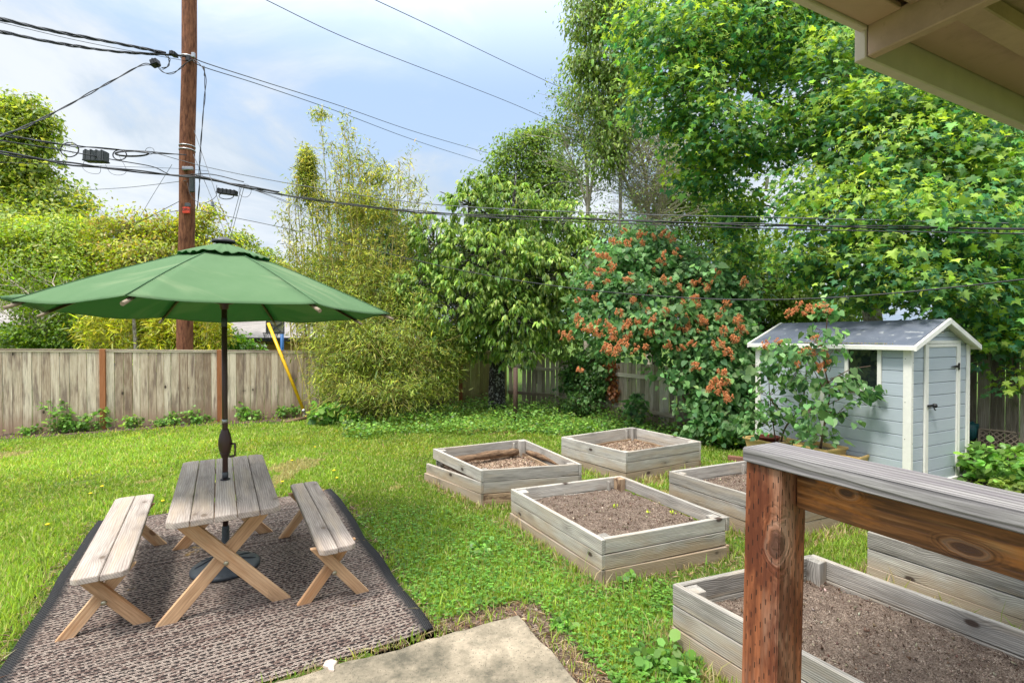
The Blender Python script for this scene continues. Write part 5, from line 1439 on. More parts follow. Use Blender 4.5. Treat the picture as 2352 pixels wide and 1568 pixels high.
b = P(1490, 800, 14.5); b.z = 0
bare('pale sparsely leaved tree with dense bare twigs in front of the maple gap', b, [([b, P(1492, 600, 14.5), P(1485, 430, 14.5), P(1460, 300, 14.4)], .10, .02), ([P(1492, 560, 14.5), P(1530, 430, 14.5), P(1520, 330, 14.4)], .05, .01), ([P(1490, 520, 14.5), P(1430, 400, 14.4), P(1400, 300, 14.3)], .05, .01)], None, 190, 5200, .07, 1.15, pal=((.28, .38, .09), (.38, .45, .15), (.20, .30, .07)))
b = P(1345, 800, 15.5); b.z = 0
bare('thin bare stemmed tree reaching into the sky left of the twiggy tree', b, [([b, P(1350, 520, 15.5), P(1345, 350, 15.5), P(1318, 235, 15.5)], .09, .015), ([P(1348, 500, 15.5), P(1368, 340, 15.5), P(1355, 250, 15.5)], .05, .01), ([P(1348, 470, 15.5), P(1318, 380, 15.5), P(1285, 300, 15.5)], .04, .008)], None, 40, 5000, .085, 1.0, pal=((.08, .15, .03), (.13, .20, .04)))
# --- rounded tree behind the cherry
ld = crown_leaves('oval', [B(1190, 400, 20, 60, 70), B(1245, 350, 20, 55, 60), B(1290, 420, 20, 50, 60), B(1160, 350, 20, 25, 30), B(1240, 440, 20, 80, 50), B(1130, 430, 20, 50, 45), B(1210, 330, 20, 25, 30), B(1255, 310, 20, 25, 22)], 1100, 11, .20, .14,
                  [(.14, .23, .035), (.20, .30, .05), (.09, .16, .03)], inner=.2, rough=.75)
b = P(1230, 800, 20); b.z = 0
tree('distant_tree', tuple(b), 'rounded mid green tree showing above the cherry tree against the sky', 'tree', ld, M['leaf'], [([b, P(1230, 600, 20), P(1235, 350, 20)], .16, .03)], M['bark'], every=3)
# --- cherry tree
cb = [B(1080, 470, 12.3, 60, 45), B(1180, 490, 12.6, 100, 60), B(1270, 520, 12.6, 90, 65), B(1330, 590, 12.3, 60, 60), B(1000, 560, 12.2, 80, 70), B(1110, 590, 12.0, 120, 80), B(1230, 630, 12.0, 120, 80), B(960, 660, 11.8, 70, 60),
      B(1060, 700, 11.6, 110, 75), B(1180, 730, 11.6, 110, 70), B(1290, 700, 11.9, 60, 60), B(930, 730, 11.6, 45, 45), B(1010, 780, 11.6, 70, 35), B(1190, 810, 11.5, 60, 25), B(1280, 790, 11.8, 40, 35), B(1075, 425, 12.2, 22, 18), B(1120, 420, 12.3, 30, 22), B(1150, 640, 12.8, 170, 120), B(1110, 780, 12.3, 80, 50)]
PAL_C = [(.25, .37, .07), (.17, .28, .055), (.37, .47, .12), (.12, .22, .055)]
ld = rosettes(cb, 3500, 9, .142, PAL_C, rough=.42, side=.55)
b = P(1141, 780, 12.9); b.z = 0
q = [(1141, 900, 12.9), (1143, 800, 12.9), (1135, 730, 12.8)]
tree('cherry_tree', tuple(b), 'cherry tree with drooping leaf fans and dark speckled trunk at the fence corner', 'tree', ld, M['leaf_gloss'],
     [([b - Z * .05] + PP((1141, 860, 12.9), (1146, 780, 12.9), (1138, 700, 12.8)), .24, .17), (PP((1142, 760, 12.9), (1120, 640, 12.6), (1085, 570, 12.3), (1075, 450, 12.2)), .13, .02), (PP((1140, 720, 12.8), (1190, 600, 12.5), (1180, 480, 12.4), (1185, 400, 12.4)), .12, .02),
      (PP((1185, 560, 12.4), (1100, 480, 12.2), (1010, 440, 12.2)), .04, .01), (PP((1110, 600, 12.4), (1000, 580, 12.0), (920, 600, 11.8)), .05, .01), (PP((1190, 600, 12.5), (1290, 600, 12.2), (1350, 560, 12.1)), .06, .012), (PP((1145, 740, 12.9), (1230, 720, 12.2), (1300, 740, 11.9)), .05, .01),
      (PP((1130, 720, 12.8), (1040, 700, 12.0), (950, 720, 11.6)), .05, .01), (PP((1185, 480, 12.4), (1270, 420, 12.5), (1370, 430, 12.6)), .03, .008)], M['bark_cherry'], tw=.006, every=3)

# --- bamboo
def bamboo(name, label, culms, leaf_n, size, pal, loc, cmat='culm', tip_from=.25, spread=.28, dense=()):
    r_ = empty(name, loc, label, 'bamboo'); tips = []; 
    for pts, r0 in culms:
        S = spline(pts, 6); k = len(S); m_ = MB()
        m_.tube(S, [r0 * (1 - .82 * i / (k - 1)) for i in range(k)], 6)
        for i in range(1, k - 1, 3): m_.tube([S[i] - Z * .006, S[i] + Z * .006], r0 * 1.25 * (1 - .8 * i / (k - 1)), 6)
        for i in range(int(k * tip_from), k):
            for _ in range(3):
                d = Vector((random.uniform(-1, 1), random.uniform(-1, .8), random.uniform(.2, 1.2))).normalized() * random.uniform(.1, spread) * (1.25 - .8 * i / k)
                m_.tube([S[i], S[i] + d * .6, S[i] + d + Z * -.02], [.004, .003, .002], 3, cap=False); tips.append(tuple(S[i] + d))
        m_.build('culm', M[cmat], r_)
    t = np.array(tips); idx = rng.integers(0, len(t), leaf_n); pos = t[idx] + rng.normal(0, 1, (leaf_n, 3)) * .085
    tone = np.exp(rng.normal(0, .28, len(t)))[idx][:, None]
    for c, rx, ry, rz, n in dense:
        d = unit(rng.normal(0, 1, (n, 3))) * rng.random((n, 1)) ** .4 * np.array([rx, ry, rz]) + np.array(c)
        g = d[rng.integers(0, n, n * 6)] + rng.normal(0, .06, (n * 6, 3)); pos = np.concatenate([pos, g]); tone = np.concatenate([tone, np.exp(rng.normal(0, .3, (n * 6, 1)))])
    N = len(pos); tipd = unit(rng.normal(0, .8, (N, 3)) + [0, 0, -.35])
    v, f_, c_ = leaves('thin', pos, unit(rng.normal(0, .5, (N, 3)) + [0, 0, .8]), tipd, size * np.exp(rng.normal(0, .25, N)), pick(pal, N, .2) * tone, 1.15)
    np_mesh('foliage', v, [f_], c_, M['leaf'], r_, loc)
    return r_


PAL_B = [(.34, .37, .06), (.24, .30, .045), (.47, .46, .10), (.14, .19, .03)]
tops = [(735, 262, 12), (700, 340, 12), (800, 265, 12), (790, 300, 12.2), (770, 330, 11.8), (830, 370, 12), (870, 395, 12), (945, 345, 12.2), (925, 390, 12), (970, 440, 12), (850, 330, 12.3), (680, 400, 12), (660, 470, 11.8), (655, 560, 11.8), (720, 420, 11.6), (760, 400, 11.8),
        (900, 460, 11.9), (985, 470, 12.2), (880, 520, 11.7), (820, 480, 11.6), (700, 560, 11.6), (645, 600, 11.7), (760, 520, 11.5), (840, 560, 11.5), (930, 540, 11.8), (960, 600, 11.8)]
cul = []
for i in range(88):
    tx, ty, tY = tops[i % len(tops)]
    if i >= len(tops): tx += random.uniform(-28, 28); ty += random.uniform(10, 120)
    bx = 800 + (tx - 800) * .45 + random.uniform(-70, 70); bp_ = P(bx, 900, tY + random.uniform(-.6, .6)); bp_.z = 0
    tp_ = P(tx, ty, tY); mid = bp_.lerp(tp_, .55) + Vector((-(tp_.x - bp_.x) * .12, random.uniform(-.1, .1), 0)); cv = bp_.lerp(tp_, .85) + Vector((-(tp_.x - bp_.x) * .12, 0, .1))
    cul.append(([bp_, mid, cv, tp_], random.uniform(.013, .021)))
bl = P(800, 900, 12); bl.z = 0
bamboo('bamboo_clump', 'tall golden green bamboo clump rising in the middle behind the fence line', cul, 12500, .115, PAL_B, tuple(bl), dense=[(tuple(P(706, 400, 12)), .22, .2, .75, 420), (tuple(P(735, 262, 12)), .25, .15, .10, 30), (tuple(P(870, 400, 12)), .4, .3, .3, 110), (tuple(P(740, 470, 12)), .3, .3, .5, 90), (tuple(P(840, 470, 11.8)), .8, .4, .5, 260), (tuple(P(790, 600, 11.6)), 1.2, .6, .9, 200)])
# its skirt in front of the fence
ld = crown_leaves('thin', [B(780, 800, 11.2, 60, 85), B(850, 780, 11.0, 90, 100), B(940, 810, 11.2, 90, 90), B(1010, 850, 11.6, 60, 70), B(800, 890, 10.8, 80, 50), B(900, 900, 10.8, 100, 50), B(985, 905, 11.2, 60, 35), B(715, 720, 12.2, 40, 50), B(760, 660, 11.5, 50, 60), B(840, 650, 11.5, 60, 70), B(910, 700, 11.5, 40, 60), B(820, 730, 11.3, 70, 60), B(680, 640, 12.4, 26, 40), B(1040, 780, 12, 40, 60), B(762, 870, 11.0, 30, 60)], 2700, 10, .14, .105,
                  [(.31, .37, .06), (.21, .29, .045), (.41, .44, .09), (.11, .17, .03)], droop=.35, inner=.35, rough=.95, side=.5, wid=1.0)
b = P(860, 930, 11.2); b.z = 0
tree('bamboo_shrub', tuple(b), 'dense drooping bamboo foliage spilling over the fence to the ground', 'bamboo', ld, M['leaf'], [([b, P(850, 850, 11.3), P(840, 720, 11.4)], .02, .01), ([b, P(930, 850, 11.3), P(950, 780, 11.4)], .02, .01)], M['culm'], tw=.004, every=2)
# low bamboo behind the left fence
cul = []
for i in range(56):
    tx = random.uniform(190, 520); ty = random.uniform(690, 760); Y_ = random.uniform(13.0, 14.4)
    bp_ = P(tx + random.uniform(-15, 15), 800, Y_); bp_.z = 0; tp_ = P(tx, ty, Y_); cul.append(([bp_, bp_.lerp(tp_, .5), bp_.lerp(tp_, .8) + Vector((random.uniform(-.1, .1), 0, 0)), tp_ + Vector((random.uniform(-.2, .2), 0, 0))], .013))
bl = P(350, 800, 13.5); bl.z = 0
bamboo('bamboo_hedge', 'low yellow green bamboo row behind the left fence under the umbrella', cul, 15000, .17, [(.34, .38, .04), (.24, .31, .035), (.44, .43, .07)], tuple(bl), tip_from=.35, spread=.5)

# --- left trees
def simple_tree(name, label, bl, n, per, tr, size, pal, trunk, mat='bark', kind='oval', every=3, tw=.006, **k):
    ld = crown_leaves(kind, bl, n, per, tr, size, pal, **k); b = trunk[0][0][0]
    return tree(name, tuple(b), label, 'tree', ld, M['leaf'], trunk, M[mat], every=every, tw=tw)


b = P(60, 800, 21); b.z = 0
simple_tree('tall_tree', 'tallest yellow green tree at the left edge against the sky', [B(55, 265, 21, 45, 40), B(40, 330, 21, 65, 45), B(60, 390, 21, 60, 40), B(-20, 420, 21, 80, 90), B(110, 470, 21, 75, 50), B(60, 530, 20, 110, 60), B(150, 560, 20, 50, 60), B(90, 300, 21, 25, 50), B(15, 250, 21, 30, 25)], 2100, 12, .24, .19, GREEN_Y,
            [([b, P(60, 600, 21), P(55, 300, 21)], .22, .04)], inner=.2, rough=.85)
b = P(60, 800, 15.5); b.z = 0
simple_tree('leafy_tree', 'spreading yellow green tree above the umbrella at the left edge', [B(30, 560, 15.5, 80, 60), B(110, 600, 15.5, 90, 60), B(20, 640, 15, 60, 45), B(150, 640, 15.5, 90, 55), B(120, 540, 16, 70, 50), B(70, 690, 15.0, 60, 25), B(185, 580, 16, 40, 40)], 1500, 12, .16, .11, [(.26, .36, .035), (.18, .28, .03), (.36, .43, .06)],
            [([b, P(65, 700, 15.5), P(50, 560, 15.5)], .12, .03), (PP((62, 720, 15.5), (140, 640, 15.4), (200, 600, 15.4)), .05, .01), (PP((62, 700, 15.5), (10, 620, 15.4), (-40, 600, 15)), .05, .01)], 'bark_pale', rough=.8, every=2)
b = P(330, 800, 17.5); b.z = 0
simple_tree('leafy_tree', 'low rounded yellow green tree behind the utility pole', [B(230, 560, 17.5, 70, 60), B(310, 530, 17.5, 70, 40), B(390, 530, 17.5, 55, 40), B(350, 600, 17, 130, 60), B(450, 530, 17.5, 45, 40), B(470, 600, 17.5, 60, 70), B(260, 640, 17, 110, 60), B(480, 490, 17.5, 22, 20), B(420, 660, 17, 90, 50), B(180, 660, 17, 60, 70)], 2300, 12, .17, .125,
            [(.31, .37, .035), (.21, .29, .03), (.40, .44, .06), (.32, .26, .06)], [([b, P(330, 680, 17.5), P(340, 530, 17.5)], .12, .03), (PP((330, 700, 17.5), (430, 600, 17.5), (470, 500, 17.5)), .05, .01), (PP((330, 690, 17.5), (240, 610, 17.5)), .05, .02)], 'bark_pale', rough=.85, every=2)
b = P(560, 800, 22); b.z = 0
simple_tree('small_tree', 'small bright green tree top showing right of the umbrella peak', [B(550, 560, 22, 32, 22), B(600, 600, 22, 40, 28), B(560, 620, 22, 60, 40), B(640, 640, 22, 50, 40), B(545, 545, 22, 14, 16)], 520, 11, .2, .15, [(.25, .32, .05), (.16, .23, .03)], [([b, P(560, 650, 22), P(553, 560, 22)], .1, .02)], rough=.5)
b = P(560, 800, 16.2); b.z = 0
simple_tree('garden_shrub', 'bright green shrub in front of the ochre house', [B(535, 792, 16.2, 40, 22), B(575, 800, 16.2, 30, 16), B(500, 770, 15.5, 30, 35)], 260, 11, .12, .12, [(.10, .21, .02), (.07, .16, .02)], [([b, P(560, 790, 16.2)], .03, .01)])
# lichen covered twiggy small tree at the far left
b = P(100, 800, 14.2); b.z = 0
bare('small lichen covered bare tree behind the fence at the left edge', b, [([b, P(100, 740, 14.2), P(70, 680, 14.2), P(20, 640, 14.2)], .05, .015), ([P(100, 740, 14.2), P(150, 700, 14.2), P(120, 650, 14.2)], .03, .01), ([P(95, 760, 14.2), P(40, 740, 14), P(-10, 700, 14)], .03, .01)], None, 16, 1500, .09, .8, pal=((.11, .20, .02), (.16, .25, .03)))
ld = crown_leaves('oval', [B(60, 775, 14.5, 70, 35), B(140, 770, 14.5, 70, 45), B(200, 740, 14.8, 60, 40), B(100, 730, 14.8, 40, 25)], 700, 12, .12, .10, [(.13, .23, .02), (.09, .17, .02), (.18, .27, .03)], rough=.4)
b = P(120, 800, 14.6); b.z = 0
tree('leafy_shrub', tuple(b), 'bright green shrub over the fence at the left, below the umbrella tip', 'shrub', ld, M['leaf'], [([b, P(130, 760, 14.6)], .03, .01)], M['bark'])
m_ = MB(); pts = [G(308, 980)] + PP((312, 800, 12.9), (309, 760, 12.9), (306, 715, 12.9), (300, 650, 12.9)); pts[0] = pts[1] * 1; pts[0].z = 0; m_.tube(spline(pts, 5), [.055 - .03 * i / 20 for i in range(21)], 8); tag(m_.build('bare_trunk', M['bark_pale']), 'thin pale bare trunk standing in the low bamboo left of the utility pole', 'tree trunk')

# --- big lilac with rusty seed heads
lb = [B(1470, 545, 10.6, 70, 35), B(1420, 600, 10.3, 75, 50), B(1540, 600, 10.3, 70, 50), B(1380, 660, 10.0, 60, 45), B(1480, 680, 9.8, 90, 60), B(1590, 660, 9.8, 80, 55), B(1660, 680, 9.6, 55, 50), B(1345, 730, 9.8, 40, 45), B(1430, 750, 9.5, 80, 45), B(1540, 750, 9.3, 90, 60), B(1640, 760, 9.2, 80, 70),
      B(1420, 800, 9.4, 60, 25), B(1590, 840, 9.0, 70, 60), B(1660, 860, 8.9, 70, 70), B(1710, 900, 8.6, 45, 70), B(1620, 930, 8.8, 55, 50), B(1690, 970, 8.5, 60, 50), B(1500, 640, 10.5, 120, 80), B(1720, 800, 8.9, 25, 60), B(1700, 700, 9.6, 40, 60), B(1600, 985, 8.6, 30, 25)]
PAL_L = [(.11, .235, .07), (.16, .31, .11), (.07, .17, .06), (.22, .37, .14)]
ld = crown_leaves('heart', lb, 1900, 8, .13, .098, PAL_L, droop=.7, up=.55, inner=.3, rough=.35, side=.4)
b = G(1640, 1003); b.z = 0
lil = tree('lilac_bush', tuple(b), 'large lilac bush covered in rusty orange seed heads by the fence', 'bush', ld, M['leaf_gloss'],
           [(PP((1640, 1003, 9.1), (1628, 940, 9.2), (1590, 840, 9.4), (1540, 740, 9.7)), .045, .015), (PP((1655, 1000, 9.1), (1668, 930, 9.1), (1680, 830, 9.2), (1650, 700, 9.6)), .04, .012), (PP((1630, 1003, 9.1), (1600, 960, 9.0), (1560, 900, 9.2), (1480, 790, 9.6), (1400, 700, 10)), .035, .01),
            (PP((1650, 960, 9.1), (1700, 900, 8.9), (1735, 830, 8.9), (1725, 740, 9.2)), .03, .01), (PP((1600, 860, 9.4), (1560, 700, 9.9), (1490, 560, 10.6)), .03, .01)], M['stem_brown'], tw=.004, every=2)


def seedhead_mesh(k):
    """loose panicle of several small dry clusters"""
    g = np.random.default_rng(50 + k); n = 380; lobes = g.normal(0, 1, (7, 3)) * [.036, .036, .03]; li = g.integers(0, 7, n)
    h = g.random(n) ** .8; ang = g.uniform(0, 6.28, n); r = (1 - h * .75) * .03 * g.uniform(.4, 1.2, n)
    pos = np.c_[np.cos(ang) * r, np.sin(ang) * r, h * .07] + lobes[li]
    v, f_, c_ = leaves('chip', pos, unit(g.normal(0, 1, (n, 3))), g.normal(0, 1, (n, 3)), g.uniform(.011, .019, n), np.array([(.86, .38, .15), (.68, .26, .10), (.92, .52, .25), (.55, .18, .07)])[g.integers(0, 4, n)] * g.uniform(.7, 1.2, (n, 1)))
    return v, f_, c_


SH = []
for k in range(5):
    v, f_, c_ = seedhead_mesh(k); o = np_mesh('seed_head', v, [f_], c_, M['petal']); SH.append(o.data); bpy.data.objects.remove(o)


def seedheads(parent, spots, s=1.0):
    for p, k in spots:
        o = bpy.data.objects.new('seed_head', SH[random.randint(0, 4)]); col.objects.link(o); o.parent = parent; o.location = Vector(p) - parent_loc(parent)
        o.rotation_euler = (random.uniform(-.9, .9), random.uniform(-.9, .9), random.uniform(0, 6)); q = s * k * random.uniform(.75, 1.25); o.scale = (q, q, q)


# front surface spots, where the photograph shows rusty clusters
spots = [(1432, 535), (1462, 540), (1500, 545), (1525, 540), (1545, 555), (1475, 560), (1440, 560), (1415, 560), (1395, 590), (1530, 585), (1560, 580), (1520, 610), (1380, 625), (1400, 645), (1350, 660), (1365, 690), (1330, 690), (1400, 620), (1445, 650), (1500, 660), (1530, 650), (1560, 665), (1590, 655), (1640, 630), (1620, 660), (1670, 700),
         (1460, 700), (1430, 720), (1480, 720), (1500, 735), (1525, 720), (1465, 745), (1440, 750), (1410, 770), (1400, 800), (1425, 790), (1500, 760), (1560, 720), (1580, 735), (1600, 700), (1610, 730), (1625, 745), (1650, 720), (1690, 740), (1700, 760), (1710, 650), (1550, 755), (1330, 740), (1345, 760), (1370, 770), (1310, 775), (1380, 745), (1420, 815),
         (1580, 790), (1540, 800), (1640, 800), (1665, 800), (1680, 815), (1665, 870), (1645, 880), (1672, 880), (1625, 895), (1655, 905), (1675, 910), (1672, 915), (1600, 840), (1590, 765), (1690, 780), (1660, 760), (1486, 860 - 60), (1455, 800), (1330, 850), (1405, 560), (1380, 590), (1450, 590), (1350, 640), (1320, 720), (1360, 715), (1480, 610), (1430, 580), (1340, 700)]
spots = spots[:74]
def lilY(px, py): return 10.1 - (py - 530) / 400 * 1.9 - max(0, px - 1550) / 150 * .35
seedheads(lil, [(P(x + random.uniform(-6, 6), y + random.uniform(-5, 5), lilY(x, y) + random.uniform(-.42, -.12)), 1.2) for x, y in spots] + [(P(x + random.uniform(-22, 22), y + random.uniform(-16, 16), lilY(x, y) + random.uniform(-.42, -.1)), 1.0) for x, y in spots[30:54]])

# --- small lilac in the planter and the one left of it
lb = [B(1905, 715, 6.55, 40, 25), B(1890, 760, 6.5, 40, 25), B(1860, 810, 6.5, 45, 40), B(1915, 800, 6.5, 26, 40), B(1955, 888, 6.4, 30, 16), B(1900, 870, 6.45, 50, 45), B(1950, 900, 6.4, 50, 35), B(1865, 940, 6.5, 40, 40), B(1920, 950, 6.45, 45, 30), B(1880, 1000, 6.5, 50, 25), B(2006, 893, 6.35, 20, 14)]
ld = crown_leaves('heart', lb, 95, 5, .06, .085, PAL_L, droop=.8, up=.6, inner=.3, rough=.3)
b = Vector((4.19, 6.70, .37))
l2 = tree('young_lilac', tuple(b), 'young lilac growing in the yellow planter in front of the shed window', 'bush', ld, M['leaf_gloss'],
          [([b, P(1896, 960, 6.6), P(1905, 900, 6.55), P(1893, 830, 6.5), P(1900, 730, 6.55)], .018, .006), (PP((1900, 920, 6.55), (1880, 870, 6.5), (1845, 810, 6.5)), .008, .004), (PP((1898, 880, 6.5), (1950, 850, 6.4), (2000, 840, 6.35)), .008, .004), (PP((1900, 930, 6.5), (1950, 910, 6.4), (1990, 930, 6.4)), .006, .003)], M['stem_brown'], tw=.0025, every=1)
seedheads(l2, [(P(x, y, 6.4), .75) for x, y in ((1828, 712), (1838, 700), (1850, 722), (1862, 710), (1890, 704), (1895, 715), (1812, 720), (1880, 790), (1870, 785), (1857, 805), (1865, 815), (1852, 812), (1885, 840), (1900, 835), (1880, 850), (1830, 838), (1760, 795), (1783, 786), (1895, 818))])
lb = [B(1790, 790, 7.2, 35, 25), B(1770, 840, 7.1, 45, 45), B(1830, 850, 7.0, 40, 45), B(1765, 910, 7.1, 45, 45), B(1830, 900, 7.0, 30, 40), B(1750, 980, 7.2, 40, 35), B(1795, 960, 7.1, 35, 30), B(1840, 990, 6.9, 35, 25), B(1800, 820, 7.1, 40, 35)]
ld = crown_leaves('heart', lb, 110, 5, .07, .088, PAL_L, droop=.8, up=.6, inner=.3, rough=.3)
b = P(1790, 1030, 7.3); b.z = 0
tree('lilac_shoot', tuple(b), 'leafy lilac shoots with a curved stem before the left end of the shed', 'bush', ld, M['leaf_gloss'], [([b] + PP((1800, 990, 7.3), (1840, 930, 7.1), (1852, 850, 7.0), (1840, 800, 7.0)), .018, .006), ([b] + PP((1770, 930, 7.2), (1765, 850, 7.1)), .012, .005)], M['stem_brown'], tw=.0025, every=1)

# --- ivy
ld = crown_leaves('maple', [B(1330, 850, 12.0, 28, 35), B(1350, 890, 11.8, 35, 40), B(1340, 925, 11.6, 40, 25), B(1385, 860, 11.6, 25, 40), B(1310, 880, 12.1, 18, 35), B(1370, 820, 11.8, 40, 25)], 520, 8, .09, .065, [(.075, .14, .035), (.12, .25, .06), (.05, .13, .035)], droop=1.2, up=.2, inner=.3, rough=.3)
b = P(1350, 940, 12); b.z = 0
tree('ivy', tuple(b), 'dark green ivy climbing the grey fence behind the lilac', 'ivy', ld, M['leaf_gloss'], [([b, P(1345, 900, 12.1), P(1340, 830, 12.1)], .02, .01), ([b, P(1375, 900, 11.9), P(1385, 850, 11.8)], .015, .006)], M['stem_brown'], every=1, tw=.004)
ld = crown_leaves('maple', [B(1404, 850, 11.45, 9, 28), B(1408, 895, 11.4, 8, 28)], 60, 7, .05, .07, [(.22, .09, .03), (.34, .15, .06)], droop=1.3, up=0, rough=.2)
b = P(1405, 930, 11.4); b.z = 0
tree('dead_ivy', tuple(b), 'strip of dead brown ivy leaves on the fence beside the green ivy', 'ivy', ld, M['leaf'], [([b, P(1404, 890, 11.5), P(1404, 830, 11.5)], .012, .005)], M['stem_brown'], every=1, tw=.003)

# --- background mass beyond the fences
def backrow(label, spots, Y, pal, size=.16, n=900, name='background_tree', kind='oval', tr=.2):
    bl = [B(x, y, Y, rx, ry) for x, y, rx, ry in spots]; b = P(spots[0][0], 800, Y); b.z = 0
    ld = crown_leaves(kind, bl, n, 11, tr, size, pal, rough=.4, inner=.25)
    return tree(name, tuple(b), label, 'tree', ld, M['leaf'], [([b, P(spots[0][0], spots[0][1], Y)], .12, .03)], M['bark'])


LG = [(.21, .33, .05), (.15, .25, .04), (.30, .40, .08)]; DG = [(.07, .145, .03), (.10, .19, .035), (.045, .10, .025)]
backrow('dark green tree behind the bamboo', [(860, 560, 90, 80), (930, 620, 80, 80), (780, 650, 80, 70), (880, 740, 120, 80)], 16, DG, n=900)
backrow('dark green tree close behind the cherry tree', [(1120, 620, 120, 110), (1230, 560, 90, 80), (1200, 720, 150, 90), (1050, 720, 90, 90), (1320, 680, 90, 110)], 17, DG, n=1500)
backrow('light green tree behind the lilac bush', [(1500, 620, 110, 90), (1400, 560, 80, 70), (1600, 580, 60, 60), (1580, 700, 110, 80)], 16, LG, n=1100, size=.12)
backrow('pale green bush between the lilac and the maple', [(1740, 640, 60, 60), (1800, 690, 70, 50), (1690, 600, 30, 40), (1780, 570, 26, 30), (1860, 700, 60, 40), (1930, 715, 60, 35)], 13.5, [(.16, .26, .04), (.11, .20, .03), (.24, .33, .07)], n=900, size=.11)
backrow('light green tree in the gap left of the maple limbs', [(1640, 500, 80, 60), (1590, 440, 50, 60), (1560, 380, 40, 50), (1690, 560, 50, 50), (1520, 470, 60, 60)], 15.5, LG, n=900, size=.11)
backrow('dark shaded tree right of the shed roof', [(2260, 640, 130, 90), (2340, 520, 100, 150), (2290, 760, 90, 70), (2200, 720, 50, 50)], 12, DG, n=1100, size=.15)
backrow('dark green tree behind the left end of the shed', [(1850, 740, 70, 40), (1760, 750, 60, 50), (1700, 780, 50, 60)], 14.5, DG, n=500, size=.13)
backrow('dull green hedge far behind the left fence', [(120, 700, 160, 80), (380, 710, 160, 70), (600, 730, 60, 40), (0, 680, 80, 60)], 24, GREEN_Y, n=1100, size=.2, name='far_hedge')

# --- low plants
def lowplant(name, label, c, r, h, n, size, pal, kind='round', group=None, cat='weed', tr=.04):
    c = Vector(c); b = [((c.x, c.y, c.z + h * .55), r, r, h * .5)]
    ld = crown_leaves(kind, b, n, 5, tr, size, pal, droop=.2, up=1.0, inner=.4, rough=.3)
    v, f_, cc, TP = ld
    r_ = empty(name, (c.x, c.y, 0), label, cat, group); np_mesh('leaves', v, [f_], cc, M['leaf'], r_, (c.x, c.y, 0))
    m_ = MB()
    for cc_, tp in TP:
        for p in tp[::2]: m_.tube([Vector((c.x + (p[0] - c.x) * .2, c.y + (p[1] - c.y) * .2, 0)), Vector(p)], [.004, .002], 3, cap=False)
    m_.build('stems', M['stem'], r_)
    return r_


WG = [(.16, .31, .06), (.11, .23, .045), (.23, .40, .08)]
lowplant('leafy_shrub', 'low bright green leafy shrub at the front right corner of the shed', (6.35, 6.35, 0), .42, .50, 150, .085, WG, cat='shrub')
lowplant('leafy_shrub', 'low green shrub against the dark fence at the right edge', (7.35, 6.6, 0), .35, .42, 100, .085, WG, cat='shrub')
lowplant('leafy_shrub', 'small yellowish green shrub between the shed corner and the straw ground', (6.0, 5.9, 0), .25, .16, 50, .06, [(.20, .28, .05), (.14, .22, .04)], cat='shrub')
tall = [(133, 950, .75, 'tallest weed against the left fence near the left edge'), (155, 975, .4, 'bushy weed beside the tallest one on the left fence'), (188, 985, .35, 'dark leafed weed left of the first fence post'), (228, 960, .55, 'broad leafed weed climbing the first red fence post'), (70, 1000, .22, 'low weed at the foot of the fence at the left edge'),
        (308, 972, .28, 'weed just right of the first red fence post'), (370, 990, .18, 'small weed under the middle of the left fence'), (395, 960, .34, 'yellowish upright weed on the middle fence bay'), (440, 950, .42, 'slim weed climbing the boards left of the umbrella pole'), (470, 975, .2, 'creeping weed left of the umbrella pole'),
        (556, 955, .45, 'tall weed just right of the umbrella pole on the fence'), (585, 962, .26, 'low weed between the umbrella pole and the log'), (640, 950, .30, 'round weed left of the yellow guard'), (672, 948, .32, 'weed touching the foot of the yellow guard')]
for x, y, h, lb in tall:
    t = frac_at(x, FA, FB); p = FA.lerp(FB, t) + fn * .13; lowplant('weed', lb, p, .09 + h * .14, h * .85, int(9 + h * 34), .055, WG, group='weeds along the left fence')
for x, y, h, lb in ((750, 925, .5, 'vine with large leaves at the left foot of the bamboo'), (800, 950, .3, 'green vine in front of the bamboo stones')):
    p = G(x, 975); lowplant('vine', lb, p, .25, h, 46, .11, WG, cat='vine')
for x, y, h, lb in ((1455, 965, .75, 'slim leafy sapling before the fence post right of the ivy'),):
    p = G(1460, 985); lowplant('sapling', lb, p, .16, h, 34, .10, PAL_L, kind='heart', cat='sapling')

# ================================================================ lawn, clover, ground cover
quads = [[RD, RB, RA, RC], [TIP, TIP - U * 3.6, TIP - U * 3.6 - V * 4.2, TIP - V * 4.2]]
for c in [((.68, 3.73), (-.01, 4.99), (1.21, 5.46), (1.86, 4.21)), ((-.35, 5.5), (-1.05, 6.57), (.18, 7.2), (.82, 5.79)), ((1.46, 6.34), (.73, 7.32), (1.99, 8.14), (2.69, 7.01)), ((2.36, 4.48), (1.75, 5.5), (2.92, 6.02), (3.55, 5.02))]:
    quads.append([Vector((*p, 0)) for p in c])
quads.append([E0 + dE * 1.95, E0, EB, EB + dE * 1.95]); quads.append([F0 + dE * 1.6, F0, F0 + U * 1.35, F0 + U * 1.35 + dE * 1.6]); quads.append([sp(0, 0, 0), sp(0, SL, 0), sp(SW, SL, 0), sp(SW, 0, 0)])


def inside(x, y, q, grow=0.0):
    c = sum((Vector((p.x, p.y, 0)) for p in q), Vector()) / len(q); r = np.ones(len(x), bool)
    for i in range(len(q)):
        a, b = q[i], q[(i + 1) % len(q)]; n = Vector((b.y - a.y, a.x - b.x, 0)).normalized()
        if n.dot(c - a) > 0: n = -n
        r &= ((x - a.x) * n.x + (y - a.y) * n.y) < grow
    return r


